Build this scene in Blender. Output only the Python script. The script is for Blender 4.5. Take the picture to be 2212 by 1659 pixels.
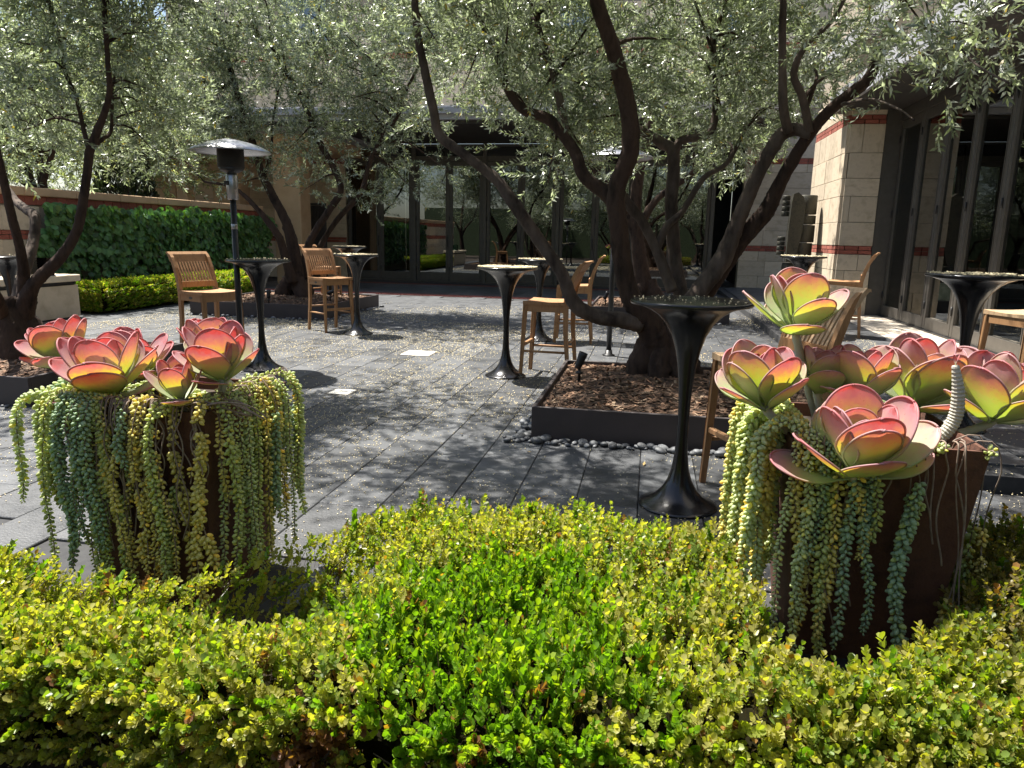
import bpy, bmesh, math, random
import numpy as np
from mathutils import Matrix, Vector, Euler

for o in list(bpy.data.objects): bpy.data.objects.remove(o)
scene = bpy.context.scene
COL = scene.collection
random.seed(7); RNG = np.random.default_rng(7)
R = math.radians

# ------------------------------------------------------------------ camera, sky, sun, exposure
CAM_H, F_PX = 1.37, 730.0
YAW, PITCH, ROLL = R(10.5), R(-11.48), R(1.1)
CAM_M = (Matrix.Rotation(YAW, 3, 'Z') @ Matrix.Rotation(math.pi/2 + PITCH, 3, 'X') @ Matrix.Rotation(ROLL, 3, 'Z'))
cam_d = bpy.data.cameras.new('camera'); cam = bpy.data.objects.new('camera', cam_d); COL.objects.link(cam)
cam.location = (0, 0, CAM_H); cam.rotation_euler = CAM_M.to_euler()
cam_d.sensor_width = 36.0; cam_d.lens = F_PX/1024*36.0; cam_d.clip_end = 600; cam_d.clip_start = 0.05
scene.camera = cam

SUN = Vector((-0.42, 0.235, 1.07)).normalized()
world = bpy.data.worlds.new('World'); scene.world = world; world.use_nodes = True
wn = world.node_tree.nodes; wl = world.node_tree.links
sky = wn.new('ShaderNodeTexSky'); sky.sky_type = 'NISHITA'; sky.sun_disc = False
sky.sun_elevation = math.asin(SUN.z); sky.sun_rotation = math.atan2(SUN.x, SUN.y)
sky.dust_density = 1.5
wl.new(sky.outputs['Color'], wn['Background'].inputs['Color']); wn['Background'].inputs['Strength'].default_value = 0.072
sun_d = bpy.data.lights.new('sun', 'SUN'); sun = bpy.data.objects.new('sun', sun_d); COL.objects.link(sun)
sun_d.energy = 5.0; sun_d.angle = R(0.53); sun_d.color = (1.0, 0.955, 0.88)
sun.rotation_euler = SUN.to_track_quat('Z', 'Y').to_euler(); sun.location = (-8, 4, 20)
scene.view_settings.view_transform = 'Standard'; scene.view_settings.look = 'None'
scene.view_settings.exposure = 1.42; scene.view_settings.gamma = 1.0; scene.view_settings.use_curve_mapping = False
scene.render.engine = 'CYCLES'
scene.cycles.use_denoising = True
scene.cycles.max_bounces = 8; scene.cycles.transparent_max_bounces = 12
scene.cycles.sample_clamp_indirect = 6.0

# ------------------------------------------------------------------ helpers
KPX = 1024/2212.0
def ray(x, y): return CAM_M @ Vector(((x*KPX-512)/F_PX, -(y*KPX-384)/F_PX, -1.0))
def at(x, y, Y):
    """world point seen at a photo position, on the plane at depth Y"""
    d = ray(x, y); return Vector((0, 0, CAM_H)) + d*(Y/d.y)
def px2m(w, Y): return w*KPX/F_PX*Y*1.02

def tag(o, label=None, cat=None, group=None, kind=None):
    if label: o['label'] = label
    if cat: o['category'] = cat
    if group: o['group'] = group
    if kind: o['kind'] = kind
    return o
def thing(name, label, cat, loc=(0, 0, 0), rotz=0.0, group=None):
    o = bpy.data.objects.new(name, None); COL.objects.link(o); o.empty_display_size = .1
    o.location = loc; o.rotation_euler = (0, 0, rotz)
    return tag(o, label, cat, group)
def link(name, me, parent=None, loc=None, rot=None, scale=None):
    o = bpy.data.objects.new(name, me); COL.objects.link(o)
    if parent: o.parent = parent
    if loc is not None: o.location = loc
    if rot is not None: o.rotation_euler = rot
    if scale is not None: o.scale = scale
    return o
def copy_tree(o, parent=None):
    kids = [c for c in bpy.data.objects if c.parent == o]
    c = o.copy(); COL.objects.link(c); c.parent = parent
    for k in kids: copy_tree(k, c)
    return c

class MB:
    """collects shapes, then links them as one mesh object"""
    def __init__(s): s.v = []; s.f = []; s.sm = []
    def add(s, vs, fs, smooth=False):
        n = len(s.v); s.v += [tuple(v) for v in vs]
        for f in fs: s.f.append(tuple(i+n for i in f)); s.sm.append(smooth)
        return s
    def box(s, x0, x1, y0, y1, z0, z1, M=None, ch=0.0):
        if ch > 0:
            bm = bmesh.new(); bmesh.ops.create_cube(bm, size=1)
            for v in bm.verts: v.co = Vector(((x0+x1)/2+v.co.x*(x1-x0), (y0+y1)/2+v.co.y*(y1-y0), (z0+z1)/2+v.co.z*(z1-z0)))
            bmesh.ops.bevel(bm, geom=bm.edges[:], offset=ch, segments=1, affect='EDGES')
            bm.verts.ensure_lookup_table()
            vs = [(M @ v.co) if M else v.co.copy() for v in bm.verts]; fs = [[v.index for v in f.verts] for f in bm.faces]; bm.free()
            return s.add(vs, fs)
        vs = [Vector(p) for p in ((x0,y0,z0),(x1,y0,z0),(x1,y1,z0),(x0,y1,z0),(x0,y0,z1),(x1,y0,z1),(x1,y1,z1),(x0,y1,z1))]
        if M: vs = [M @ v for v in vs]
        return s.add(vs, [(3,2,1,0),(4,5,6,7),(0,1,5,4),(1,2,6,5),(2,3,7,6),(3,0,4,7)])
    def bar(s, a, b, w, d, up=(0, 0, 1), w2=None, d2=None, ch=0.0):
        """rectangular bar from a to b, optional taper"""
        a = Vector(a); b = Vector(b); t = (b-a).normalized(); u = Vector(up)
        x = t.cross(u)
        if x.length < 1e-4: x = t.cross(Vector((1, 0, 0)))
        x.normalize(); y = x.cross(t).normalized()
        w2 = w if w2 is None else w2; d2 = d if d2 is None else d2
        vs = []
        for p, ww, dd in ((a, w, d), (b, w2, d2)):
            c = min(ww, dd)*ch
            for sx, sy in ((-1,-1),(1,-1),(1,1),(-1,1)):
                if ch > 0:
                    q1 = p + x*(sx*ww/2 - (sx*c if sx*sy > 0 else 0)) + y*(sy*dd/2 - (sy*c if sx*sy < 0 else 0))
                    q2 = p + x*(sx*ww/2 - (sx*c if sx*sy < 0 else 0)) + y*(sy*dd/2 - (sy*c if sx*sy > 0 else 0))
                    vs += [q1, q2]
                else: vs.append(p + x*sx*ww/2 + y*sy*dd/2)
        n = len(vs)//2
        fs = [tuple(range(n))[::-1], tuple(range(n, 2*n))] + [(i, (i+1) % n, n+(i+1) % n, n+i) for i in range(n)]
        return s.add(vs, fs)
    def tube(s, pts, rad, n=8, smooth=True, cap=True, rough=0.0, seed=0):
        pts = [Vector(p) for p in pts]; rr = random.Random(seed)
        if not hasattr(rad, '__len__'): rad = [rad]*len(pts)
        vs = []; x = None
        for i, p in enumerate(pts):
            t = (pts[min(i+1, len(pts)-1)] - pts[max(i-1, 0)]).normalized()
            if x is None:
                x = t.cross(Vector((.3, .2, .93)))
                if x.length < 1e-3: x = t.cross(Vector((1, 0, 0)))
            x = (x - t*x.dot(t)).normalized(); y = t.cross(x)
            for k in range(n):
                a = 2*math.pi*k/n; r = rad[i]*(1+rough*(rr.random()-.5)*2)
                vs.append(p + (x*math.cos(a) + y*math.sin(a))*r)
        fs = []
        for i in range(len(pts)-1):
            for k in range(n):
                fs.append((i*n+k, i*n+(k+1) % n, (i+1)*n+(k+1) % n, (i+1)*n+k))
        s.add(vs, fs, smooth)
        if cap:
            m = len(s.v)-len(vs)
            s.f.append(tuple(m+k for k in range(n))[::-1]); s.sm.append(False)
            s.f.append(tuple(m+(len(pts)-1)*n+k for k in range(n))); s.sm.append(False)
        return s
    def lathe(s, prof, n=32, c=(0, 0, 0), smooth=True):
        vs = []; c = Vector(c)
        for r, z in prof:
            for k in range(n):
                a = 2*math.pi*k/n; vs.append(c + Vector((r*math.cos(a), r*math.sin(a), z)))
        fs = []
        for i in range(len(prof)-1):
            for k in range(n): fs.append((i*n+k, i*n+(k+1) % n, (i+1)*n+(k+1) % n, (i+1)*n+k))
        fs.append(tuple(range(n))[::-1]); fs.append(tuple((len(prof)-1)*n+k for k in range(n)))
        return s.add(vs, fs, smooth)
    def prism(s, poly, a, b, axis='y'):
        """extrude a 2-D outline (x,z) between y=a and y=b (or (y,z) along x)"""
        n = len(poly)
        mk = (lambda p, t: (p[0], t, p[1])) if axis == 'y' else ((lambda p, t: (t, p[0], p[1])) if axis == 'x' else (lambda p, t: (p[0], p[1], t)))
        vs = [mk(p, a) for p in poly] + [mk(p, b) for p in poly]
        return s.add(vs, [tuple(range(n))[::-1], tuple(range(n, 2*n))] + [(i, (i+1) % n, n+(i+1) % n, n+i) for i in range(n)])
    def mesh(s, name, mat):
        me = bpy.data.meshes.new(name); me.from_pydata(s.v, [], s.f); me.validate()
        if len(me.polygons) == len(s.sm): me.polygons.foreach_set('use_smooth', s.sm)
        bm = bmesh.new(); bm.from_mesh(me); bmesh.ops.recalc_face_normals(bm, faces=bm.faces); bm.to_mesh(me); bm.free()
        if mat: me.materials.append(mat)
        me.update(); return me
    def build(s, name, mat, parent=None, loc=None, rot=None): return link(name, s.mesh(name, mat), parent, loc, rot)

def np_mesh(name, V, F, mat, col=None, smooth=False, fl=None):
    V = np.ascontiguousarray(V, dtype=np.float32); F = np.ascontiguousarray(F, dtype=np.int32); k = F.shape[1]
    me = bpy.data.meshes.new(name); me.vertices.add(len(V)); me.vertices.foreach_set('co', V.ravel())
    me.loops.add(F.size); me.loops.foreach_set('vertex_index', F.ravel())
    me.polygons.add(len(F)); me.polygons.foreach_set('loop_start', np.arange(0, F.size, k, dtype=np.int32))
    me.polygons.foreach_set('loop_total', np.full(len(F), k, dtype=np.int32))
    if smooth: me.polygons.foreach_set('use_smooth', np.ones(len(F), dtype=bool))
    me.update(calc_edges=True)
    if col is not None:
        a = me.attributes.new('col', 'FLOAT_COLOR', 'POINT')
        c4 = np.ones((len(V), 4), dtype=np.float32); c4[:, :3] = col; a.data.foreach_set('color', c4.ravel())
    if fl:
        for n, arr in fl.items():
            a = me.attributes.new(n, 'FLOAT', 'POINT'); a.data.foreach_set('value', np.ascontiguousarray(arr, dtype=np.float32))
    me.materials.append(mat); return me
def unit(a): return a/np.maximum(np.linalg.norm(a, axis=-1, keepdims=True), 1e-9)
def frames(D, rng, ref=None):
    """N directions -> N 3x3 frames (columns x=D, y, z), random roll unless ref is given"""
    D = unit(D); A = rng.normal(size=D.shape) if ref is None else np.broadcast_to(ref, D.shape)+rng.normal(size=D.shape)*.02
    Y = unit(np.cross(A, D)); Z = np.cross(D, Y)
    return np.stack([D, Y, Z], axis=-1)
def instance(T, TF, pos, Fr, sc):
    """copies of template (k,3) at N frames -> verts, faces"""
    N, k = len(pos), len(T)
    V = np.einsum('nij,kj->nki', Fr, T)*sc[:, None, None] + pos[:, None, :]
    F = (TF[None] + (np.arange(N)*k)[:, None, None]).reshape(-1, TF.shape[1])
    return V.reshape(-1, 3), F
def catmull(P, n=6):
    """P rows (x,y,z,r) -> smooth resample"""
    P = np.array(P, float); Q = np.vstack([2*P[0]-P[1], P, 2*P[-1]-P[-2]]); out = []
    for i in range(1, len(Q)-2):
        for t in np.linspace(0, 1, n, endpoint=False):
            a, b, c, d = Q[i-1:i+3]
            out.append(.5*((2*b) + (c-a)*t + (2*a-5*b+4*c-d)*t*t + (3*b-a-3*c+d)*t**3))
    out.append(P[-1]); return np.array(out)
def vnoise(P, s, seed=0):
    """cheap smooth value noise from a few sines, about -1..1"""
    r = np.random.default_rng(seed); o = 0
    for i in range(5):
        k = r.normal(size=P.shape[-1])*s*(1+.5*i); o = o + np.sin(P@k + r.uniform(0, 6.28))/(1+.35*i)
    return o/2.4

# ------------------------------------------------------------------ materials
def newmat(name):
    m = bpy.data.materials.new(name); m.use_nodes = True
    return m, m.node_tree.nodes, m.node_tree.links, m.node_tree.nodes['Principled BSDF']
def ramp(n, stops):
    r = n.new('ShaderNodeValToRGB'); e = r.color_ramp.elements
    while len(e) < len(stops): e.new(.5)
    for x, (p, c) in zip(e, stops): x.position = p; x.color = (*c, 1) if len(c) == 3 else c
    return r
def surf(name, c1, c2, scale=6.0, rough=.6, r2=None, bump=.0, bscale=40.0, metal=0.0, spec=.5, detail=6, c3=None, rnd=0.0, stretch=None, coord='Object'):
    m, n, l, p = newmat(name)
    tc = n.new('ShaderNodeTexCoord'); mp = n.new('ShaderNodeMapping'); l.new(tc.outputs[coord], mp.inputs[0])
    if stretch: mp.inputs['Scale'].default_value = stretch
    if rnd > 0:
        oi = n.new('ShaderNodeObjectInfo'); mm = n.new('ShaderNodeMath'); mm.operation = 'MULTIPLY'; mm.inputs[1].default_value = 37.0
        l.new(oi.outputs['Random'], mm.inputs[0]); cx = n.new('ShaderNodeCombineXYZ')
        for i in range(3): l.new(mm.outputs[0], cx.inputs[i])
        l.new(cx.outputs[0], mp.inputs['Location'])
    t = n.new('ShaderNodeTexNoise'); t.inputs['Scale'].default_value = scale; t.inputs['Detail'].default_value = detail; t.inputs['Roughness'].default_value = .62
    l.new(mp.outputs[0], t.inputs['Vector'])
    st = [(.32, c1), (.68, c2)] if c3 is None else [(.3, c1), (.52, c2), (.72, c3)]
    rp = ramp(n, st); l.new(t.outputs['Fac'], rp.inputs[0]); out = rp.outputs[0]
    if rnd > 0:
        hs = n.new('ShaderNodeHueSaturation'); mr = n.new('ShaderNodeMapRange'); mr.inputs['To Min'].default_value = 1-rnd; mr.inputs['To Max'].default_value = 1+rnd
        l.new(oi.outputs['Random'], mr.inputs[0]); l.new(mr.outputs[0], hs.inputs['Value']); l.new(out, hs.inputs['Color']); out = hs.outputs[0]
    l.new(out, p.inputs['Base Color'])
    p.inputs['Metallic'].default_value = metal; p.inputs['Specular IOR Level'].default_value = spec; p.inputs['Roughness'].default_value = rough
    if r2 is not None:
        mr2 = n.new('ShaderNodeMapRange'); mr2.inputs['From Min'].default_value = .3; mr2.inputs['From Max'].default_value = .7
        mr2.inputs['To Min'].default_value = rough; mr2.inputs['To Max'].default_value = r2; l.new(t.outputs['Fac'], mr2.inputs[0]); l.new(mr2.outputs[0], p.inputs['Roughness'])
    if bump > 0:
        b = n.new('ShaderNodeBump'); b.inputs['Strength'].default_value = bump; b.inputs['Distance'].default_value = .01
        t2 = n.new('ShaderNodeTexNoise'); t2.inputs['Scale'].default_value = bscale; t2.inputs['Detail'].default_value = 5
        l.new(mp.outputs[0], t2.inputs['Vector']); l.new(t2.outputs['Fac'], b.inputs['Height']); l.new(b.outputs[0], p.inputs['Normal'])
    return m
def leafmat(name, trans=.4, tint=(1.25, 1.3, .45), rough=.42, spec=.5, gain=1.0):
    m, n, l, p = newmat(name)
    a = n.new('ShaderNodeAttribute'); a.attribute_name = 'col'
    l.new(a.outputs['Color'], p.inputs['Base Color']); p.inputs['Roughness'].default_value = rough; p.inputs['Specular IOR Level'].default_value = spec
    mx = n.new('ShaderNodeMix'); mx.data_type = 'RGBA'; mx.blend_type = 'MULTIPLY'; mx.inputs[0].default_value = 1
    l.new(a.outputs['Color'], mx.inputs[6]); mx.inputs[7].default_value = (tint[0]*gain, tint[1]*gain, tint[2]*gain, 1)
    tr = n.new('ShaderNodeBsdfTranslucent'); l.new(mx.outputs[2], tr.inputs['Color'])
    ms = n.new('ShaderNodeMixShader'); ms.inputs[0].default_value = trans
    l.new(p.outputs[0], ms.inputs[1]); l.new(tr.outputs[0], ms.inputs[2]); l.new(ms.outputs[0], n['Material Output'].inputs[0])
    return m
def glassmat(name, tint=(.5, .52, .5), base=.06, rough=.0):
    m, n, l, p = newmat(name)
    t = n.new('ShaderNodeBsdfTransparent'); t.inputs[0].default_value = (*tint, 1)
    g = n.new('ShaderNodeBsdfGlossy'); g.inputs['Roughness'].default_value = rough; g.inputs['Color'].default_value = (.95, .97, .96, 1)
    fr = n.new('ShaderNodeFresnel'); fr.inputs['IOR'].default_value = 1.5
    ad = n.new('ShaderNodeMath'); ad.operation = 'ADD'; ad.use_clamp = True; ad.inputs[1].default_value = base; l.new(fr.outputs[0], ad.inputs[0])
    ms = n.new('ShaderNodeMixShader'); l.new(ad.outputs[0], ms.inputs[0]); l.new(t.outputs[0], ms.inputs[1]); l.new(g.outputs[0], ms.inputs[2])
    l.new(ms.outputs[0], n['Material Output'].inputs[0]); return m

M_tile = surf('basalt_paver', (.037, .039, .042), (.080, .083, .087), 4, .36, .60, .4, 90, rnd=.34, spec=.65, detail=11, c3=(.052, .054, .057))
M_grout = surf('grout', (.03, .03, .032), (.05, .05, .05), 20, .9)
M_soil = surf('soil', (.025, .018, .012), (.06, .042, .028), 15, .95, bump=.8, bscale=60)
M_stone = surf('limestone', (.44, .355, .245), (.60, .50, .37), 3.0, .85, bump=.15, bscale=90, rnd=.12, detail=9, c3=(.53, .435, .31))
M_mortar = surf('mortar', (.30, .25, .19), (.36, .30, .23), 20, .95)
M_brick = surf('brick', (.27, .075, .05), (.40, .125, .085), 12, .85, bump=.3, bscale=80, rnd=.22)
M_brickpave = surf('brick_paving', (.19, .06, .05), (.30, .10, .08), 18, .8, bump=.2, rnd=.2)
M_cream = surf('cream_stone', (.50, .43, .34), (.62, .55, .45), 5, .75, bump=.08)
M_frame = surf('dark_bronze_frame', (.085, .077, .066), (.108, .098, .085), 10, .45, spec=.4, metal=.2)
M_dark = surf('black_metal', (.012, .012, .013), (.02, .02, .021), 12, .35, .5)
M_table = surf('black_enamel', (.007, .007, .008), (.011, .011, .012), 5, .17, .27, .02, 18, spec=.5)
M_chrome = surf('brushed_steel', (.30, .30, .31), (.44, .44, .46), 6, .25, .4, metal=1.0)
M_emitter = surf('burner_mesh', (.02, .018, .016), (.045, .04, .036), 140, .6, metal=.6)
M_bark = surf('olive_bark', (.012, .008, .006), (.060, .038, .027), 9, .95, bump=1.0, bscale=30, detail=9, c3=(.026, .016, .012), stretch=(1, 1, .35), spec=.25)
M_barkgrey = surf('olive_bark_pale', (.022, .015, .012), (.15, .115, .09), 6, .9, bump=.9, bscale=30, detail=10, stretch=(1, 1, .4), spec=.25)
M_teak = surf('teak', (.24, .115, .045), (.38, .205, .09), 6, .55, .7, .15, 50, c3=(.31, .155, .064), stretch=(5, 5, 1))
M_teakg = surf('teak_weathered', (.28, .17, .085), (.52, .36, .21), 9, .65, .8, .2, 50, c3=(.40, .24, .12), stretch=(4, 4, 1.2))
M_corten = surf('corten_steel', (.052, .022, .014), (.11, .046, .027), 14, .75, .9, .35, 120, c3=(.078, .032, .02), detail=10)
M_planter = surf('bronze_planter', (.042, .032, .030), (.062, .048, .045), 6, .55, .7, .1, 60)
M_mulch = surf('mulch_base', (.05, .03, .018), (.11, .068, .042), 30, .95, bump=.8, bscale=60)
M_pebble = surf('pebble', (.085, .088, .092), (.17, .175, .18), 12, .6, rnd=.45)
M_ledge = surf('grey_ledge', (.34, .34, .36), (.42, .42, .44), 5, .6)
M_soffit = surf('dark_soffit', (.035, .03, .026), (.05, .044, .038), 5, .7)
M_upper = surf('upper_stucco', (.46, .38, .28), (.54, .45, .34), 3, .85)
M_tan = surf('tan_render', (.50, .33, .19), (.58, .40, .24), 3, .85)
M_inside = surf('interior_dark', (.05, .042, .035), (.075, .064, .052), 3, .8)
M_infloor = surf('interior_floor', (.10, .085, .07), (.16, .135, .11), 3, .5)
M_bronze = surf('patina_bronze', (.018, .019, .016), (.055, .052, .038), 18, .45, .7, .5, 60, metal=.35, c3=(.032, .032, .024))
M_green = surf('green_stone', (.16, .2, .15), (.34, .4, .32), 10, .4)
M_linen = surf('linen', (.5, .45, .33), (.6, .54, .42), 30, .9)
M_sofa = surf('sofa_cloth', (.38, .40, .34), (.45, .47, .41), 30, .9)
M_ceramic = surf('glazed_ceramic', (.12, .14, .11), (.2, .22, .17), 8, .2)
M_lid = surf('pale_lid', (.55, .53, .48), (.66, .64, .58), 12, .6)
M_screen = surf('dark_screen', (.035, .03, .03), (.055, .048, .046), 8, .5)
M_glass = glassmat('door_glass', (.42, .44, .42), .15)
M_glassr = glassmat('side_glass', (.50, .52, .5), .09)
M_boxglass = glassmat('clear_glass', (.80, .90, .88), .05)
M_olive = leafmat('olive_leaf', .42, (1.1, 1.2, .72), .30, .8)
M_hedge = leafmat('box_leaf', .52, (1.5, 1.6, .28), .38, .45, 1.0)
M_ivy = leafmat('ivy_leaf', .3, (1.2, 1.4, .4), .35, .5)
M_sedum = leafmat('sedum_leaf', .30, (1.3, 1.3, .6), .5, .3)
M_litter = surf('blossom', (.72, .60, .34), (.88, .78, .54), 60, .8)
M_stem = surf('sedum_stem', (.16, .115, .085), (.28, .22, .175), 30, .9)
M_pstem = surf('paddle_stem', (.34, .33, .27), (.48, .46, .39), 20, .8)
M_twig = surf('hedge_twig', (.05, .035, .022), (.10, .075, .05), 20, .9)
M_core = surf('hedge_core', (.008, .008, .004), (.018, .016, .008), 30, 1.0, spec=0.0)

def paddle_mat():
    m, n, l, p = newmat('paddle_leaf')
    u = n.new('ShaderNodeAttribute'); u.attribute_name = 'leaf_u'; e = n.new('ShaderNodeAttribute'); e.attribute_name = 'leaf_e'
    oi = n.new('ShaderNodeObjectInfo'); tc = n.new('ShaderNodeTexCoord')
    nz = n.new('ShaderNodeTexNoise'); nz.inputs['Scale'].default_value = 14; nz.inputs['Detail'].default_value = 6; l.new(tc.outputs['Object'], nz.inputs['Vector'])
    def math_(op, a, b):
        q = n.new('ShaderNodeMath'); q.operation = op
        for i, x in enumerate((a, b)):
            if isinstance(x, (int, float)): q.inputs[i].default_value = x
            else: l.new(x, q.inputs[i])
        return q.outputs[0]
    sh = math_('MULTIPLY', math_('SUBTRACT', oi.outputs['Random'], .5), .26)
    nn = math_('MULTIPLY', math_('SUBTRACT', nz.outputs['Fac'], .5), .26)
    t = math_('ADD', math_('ADD', u.outputs['Fac'], sh), nn)
    oc = n.new('ShaderNodeSeparateColor'); l.new(oi.outputs['Color'], oc.inputs[0]); t = math_('ADD', t, math_('SUBTRACT', oc.outputs[0], .5))
    t = math_('ADD', t, math_('MULTIPLY', e.outputs['Fac'], .06))
    r1 = ramp(n, [(.0, (.38, .48, .24)), (.42, (.45, .54, .30)), (.60, (.52, .48, .31)), (.78, (.56, .36, .33)), (.95, (.53, .27, .30)), (1., (.55, .18, .19))])
    l.new(t, r1.inputs[0])
    # waxy pale bloom
    bl = ramp(n, [(.42, (0, 0, 0)), (.75, (1, 1, 1))]); nb = n.new('ShaderNodeTexNoise'); nb.inputs['Scale'].default_value = 7; nb.inputs['Detail'].default_value = 7
    l.new(tc.outputs['Object'], nb.inputs['Vector']); l.new(nb.outputs['Fac'], bl.inputs[0])
    mxb = n.new('ShaderNodeMix'); mxb.data_type = 'RGBA'; l.new(math_('MULTIPLY', bl.outputs[0], .62), mxb.inputs[0])
    l.new(r1.outputs[0], mxb.inputs[6]); mxb.inputs[7].default_value = (.50, .37, .37, 1)
    sp = n.new('ShaderNodeTexNoise'); sp.inputs['Scale'].default_value = 26; sp.inputs['Detail'].default_value = 3; l.new(tc.outputs['Object'], sp.inputs['Vector'])
    sr = ramp(n, [(.66, (0, 0, 0)), (.74, (1, 1, 1))]); l.new(sp.outputs['Fac'], sr.inputs[0])
    mxs = n.new('ShaderNodeMix'); mxs.data_type = 'RGBA'; l.new(math_('MULTIPLY', sr.outputs[0], .55), mxs.inputs[0]); l.new(mxb.outputs[2], mxs.inputs[6]); mxs.inputs[7].default_value = (.20, .10, .07, 1)
    mxb = mxs
    l.new(mxb.outputs[2], p.inputs['Base Color']); p.inputs['Roughness'].default_value = .48; p.inputs['Specular IOR Level'].default_value = .35
    r2 = ramp(n, [(.0, (.36, .52, .07)), (.42, (.48, .56, .04)), (.60, (.62, .46, .03)), (.76, (.64, .21, .08)), (.90, (.52, .11, .11)), (1., (.60, .06, .05))])
    l.new(t, r2.inputs[0])
    tr = n.new('ShaderNodeBsdfTranslucent'); l.new(r2.outputs[0], tr.inputs['Color'])
    ms = n.new('ShaderNodeMixShader'); ms.inputs[0].default_value = .39
    l.new(p.outputs[0], ms.inputs[1]); l.new(tr.outputs[0], ms.inputs[2]); l.new(ms.outputs[0], n['Material Output'].inputs[0])
    return m
M_paddle = paddle_mat()

# ------------------------------------------------------------------ ground, paving, terrace
TZ, TX = 0.10, 1.78                                   # raised terrace: height, left edge
def gz(x, y): return TZ if (x > TX and y > 4.4) else 0.0
g = MB().box(-90, 90, -60, 160, -.3, -.06); tag(g.build('ground', M_soil), kind='structure')
pv = MB().box(-9.4, TX-.006, 2.28, 16.05, -.05, -.014).box(TX-.006, 5.2, 2.28, 4.39, -.05, -.014)
paving = tag(pv.build('paving', M_grout), kind='structure')
tr_ = MB().box(TX, 4.02, 4.4, 20.9, -.05, TZ-.014); terrace = tag(tr_.build('terrace', M_grout), kind='structure')
tw, tl, gap = .325, .62, .0045
def tile_mesh(name, w, l, mat):
    m = MB().box(-w/2, w/2, -l/2, l/2, -.03, 0, ch=.004); return m.mesh(name, mat)
ME_tile = tile_mesh('paver', tw-gap, tl-gap, M_tile)
tiles = []
nx0 = int(-9.4/tw)-1
for i in range(nx0, 16):
    x = (i+.5)*tw; off = (i*.37 % 1.0)*tl
    j = 0; y = 2.0 + off
    while y < 20.6:
        cy = y + tl/2
        if x < TX-.16 and 2.3 < y and y+tl < 16.05: tiles.append((x, cy, 0))
        elif 2.3 < y and y+tl < 4.395: tiles.append((x, cy, 0))
        elif x > TX+.15 and x < 3.2 and cy > 4.75: tiles.append((x, cy, TZ))
        y += tl
def in_planter(x, y):
    for (a, b, c, d) in ((-.95, 1.6, 4.6, 6.95), (-7.6, -4.85, 10.6, 13.3), (-1.2, 1.5, 12.1, 14.8), (-7.0, -4.5, 4.5, 6.8)):
        if a+.35 < x < b-.35 and c+.5 < y < d-.5: return True
    return False
def visible(x, y, z):
    p = CAM_M.transposed() @ (Vector((x, y, z)) - Vector((0, 0, CAM_H)))
    if p.z > -.3: return False, 0
    u, v = 512+F_PX*p.x/-p.z, 384-F_PX*p.y/-p.z
    return (-30 < u < 1054 and v < 560), -p.z
cand = []; rest = []
for t in tiles:
    if in_planter(t[0], t[1]): rest.append(t); continue
    ok, d = visible(*t)
    # stretches hidden behind the two pots come last
    (cand if ok and not (t[2] > 0) else rest).append(t) if not ok or t[2] > 0 else cand.append(t)
cand = sorted(set(cand), key=lambda t: t[0]**2+t[1]**2)
near, far = cand[:300], cand[300:]+[t for t in rest if t not in cand]
rt = random.Random(3)
def tile_pose(t): return (t[0], t[1], t[2]+rt.uniform(-.0015, .0015)), (rt.uniform(-.004, .004), rt.uniform(-.004, .004), 0)
for t in near:
    l_, r_ = tile_pose(t); link('paver', ME_tile, paving, l_, r_)
def joined_tiles(name, lst, parent):
    m = MB()
    for t in lst:
        l_, r_ = tile_pose(t); M4 = Matrix.Translation(l_) @ Euler(r_).to_matrix().to_4x4()
        m.box(-tw/2+gap/2, tw/2-gap/2, -tl/2+gap/2, tl/2-gap/2, -.03, 0, M=M4)
    o = m.build(name, M_tile, parent); o['kind'] = 'stuff'; return o
joined_tiles('far_pavers', [t for t in far if t[2] == 0], paving)
joined_tiles('terrace_pavers', [t for t in far if t[2] > 0], terrace)
# cream threshold slabs in front of the side doors
for k in range(11):
    y0 = 4.5+k*.95
    MB().box(3.22, 4.0, y0+.003, y0+.947, TZ-.013, TZ+.006, ch=.003).build('threshold_slab', M_cream, terrace)
# brick-edged dark strip in front of the back doors
st = MB().box(-10.5, TX-.01, 16.06, 20.95, -.05, -.02); strip = tag(st.build('door_forecourt', M_grout), kind='structure')
for y0, nm in ((16.08, 'front'), (19.55, 'back')):
    m = MB(); k = 0; x = -10.4
    while x < TX-.12:
        for q in range(2):
            m.box(x, x+.098, y0+q*.215, y0+q*.215+.207, -.03, -.001+rt.uniform(-.001, .001))
        x += .106
    o = m.build('brick_border', M_brickpave, strip); o['kind'] = 'stuff'
x = -10.4
while x < TX-.6:
    for q in range(5):
        MB().box(x+.004, x+.816, 16.53+q*.6, 16.53+q*.6+.592, -.03, -.002).build('slate_slab', M_tile, strip)
    x += .82

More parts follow.
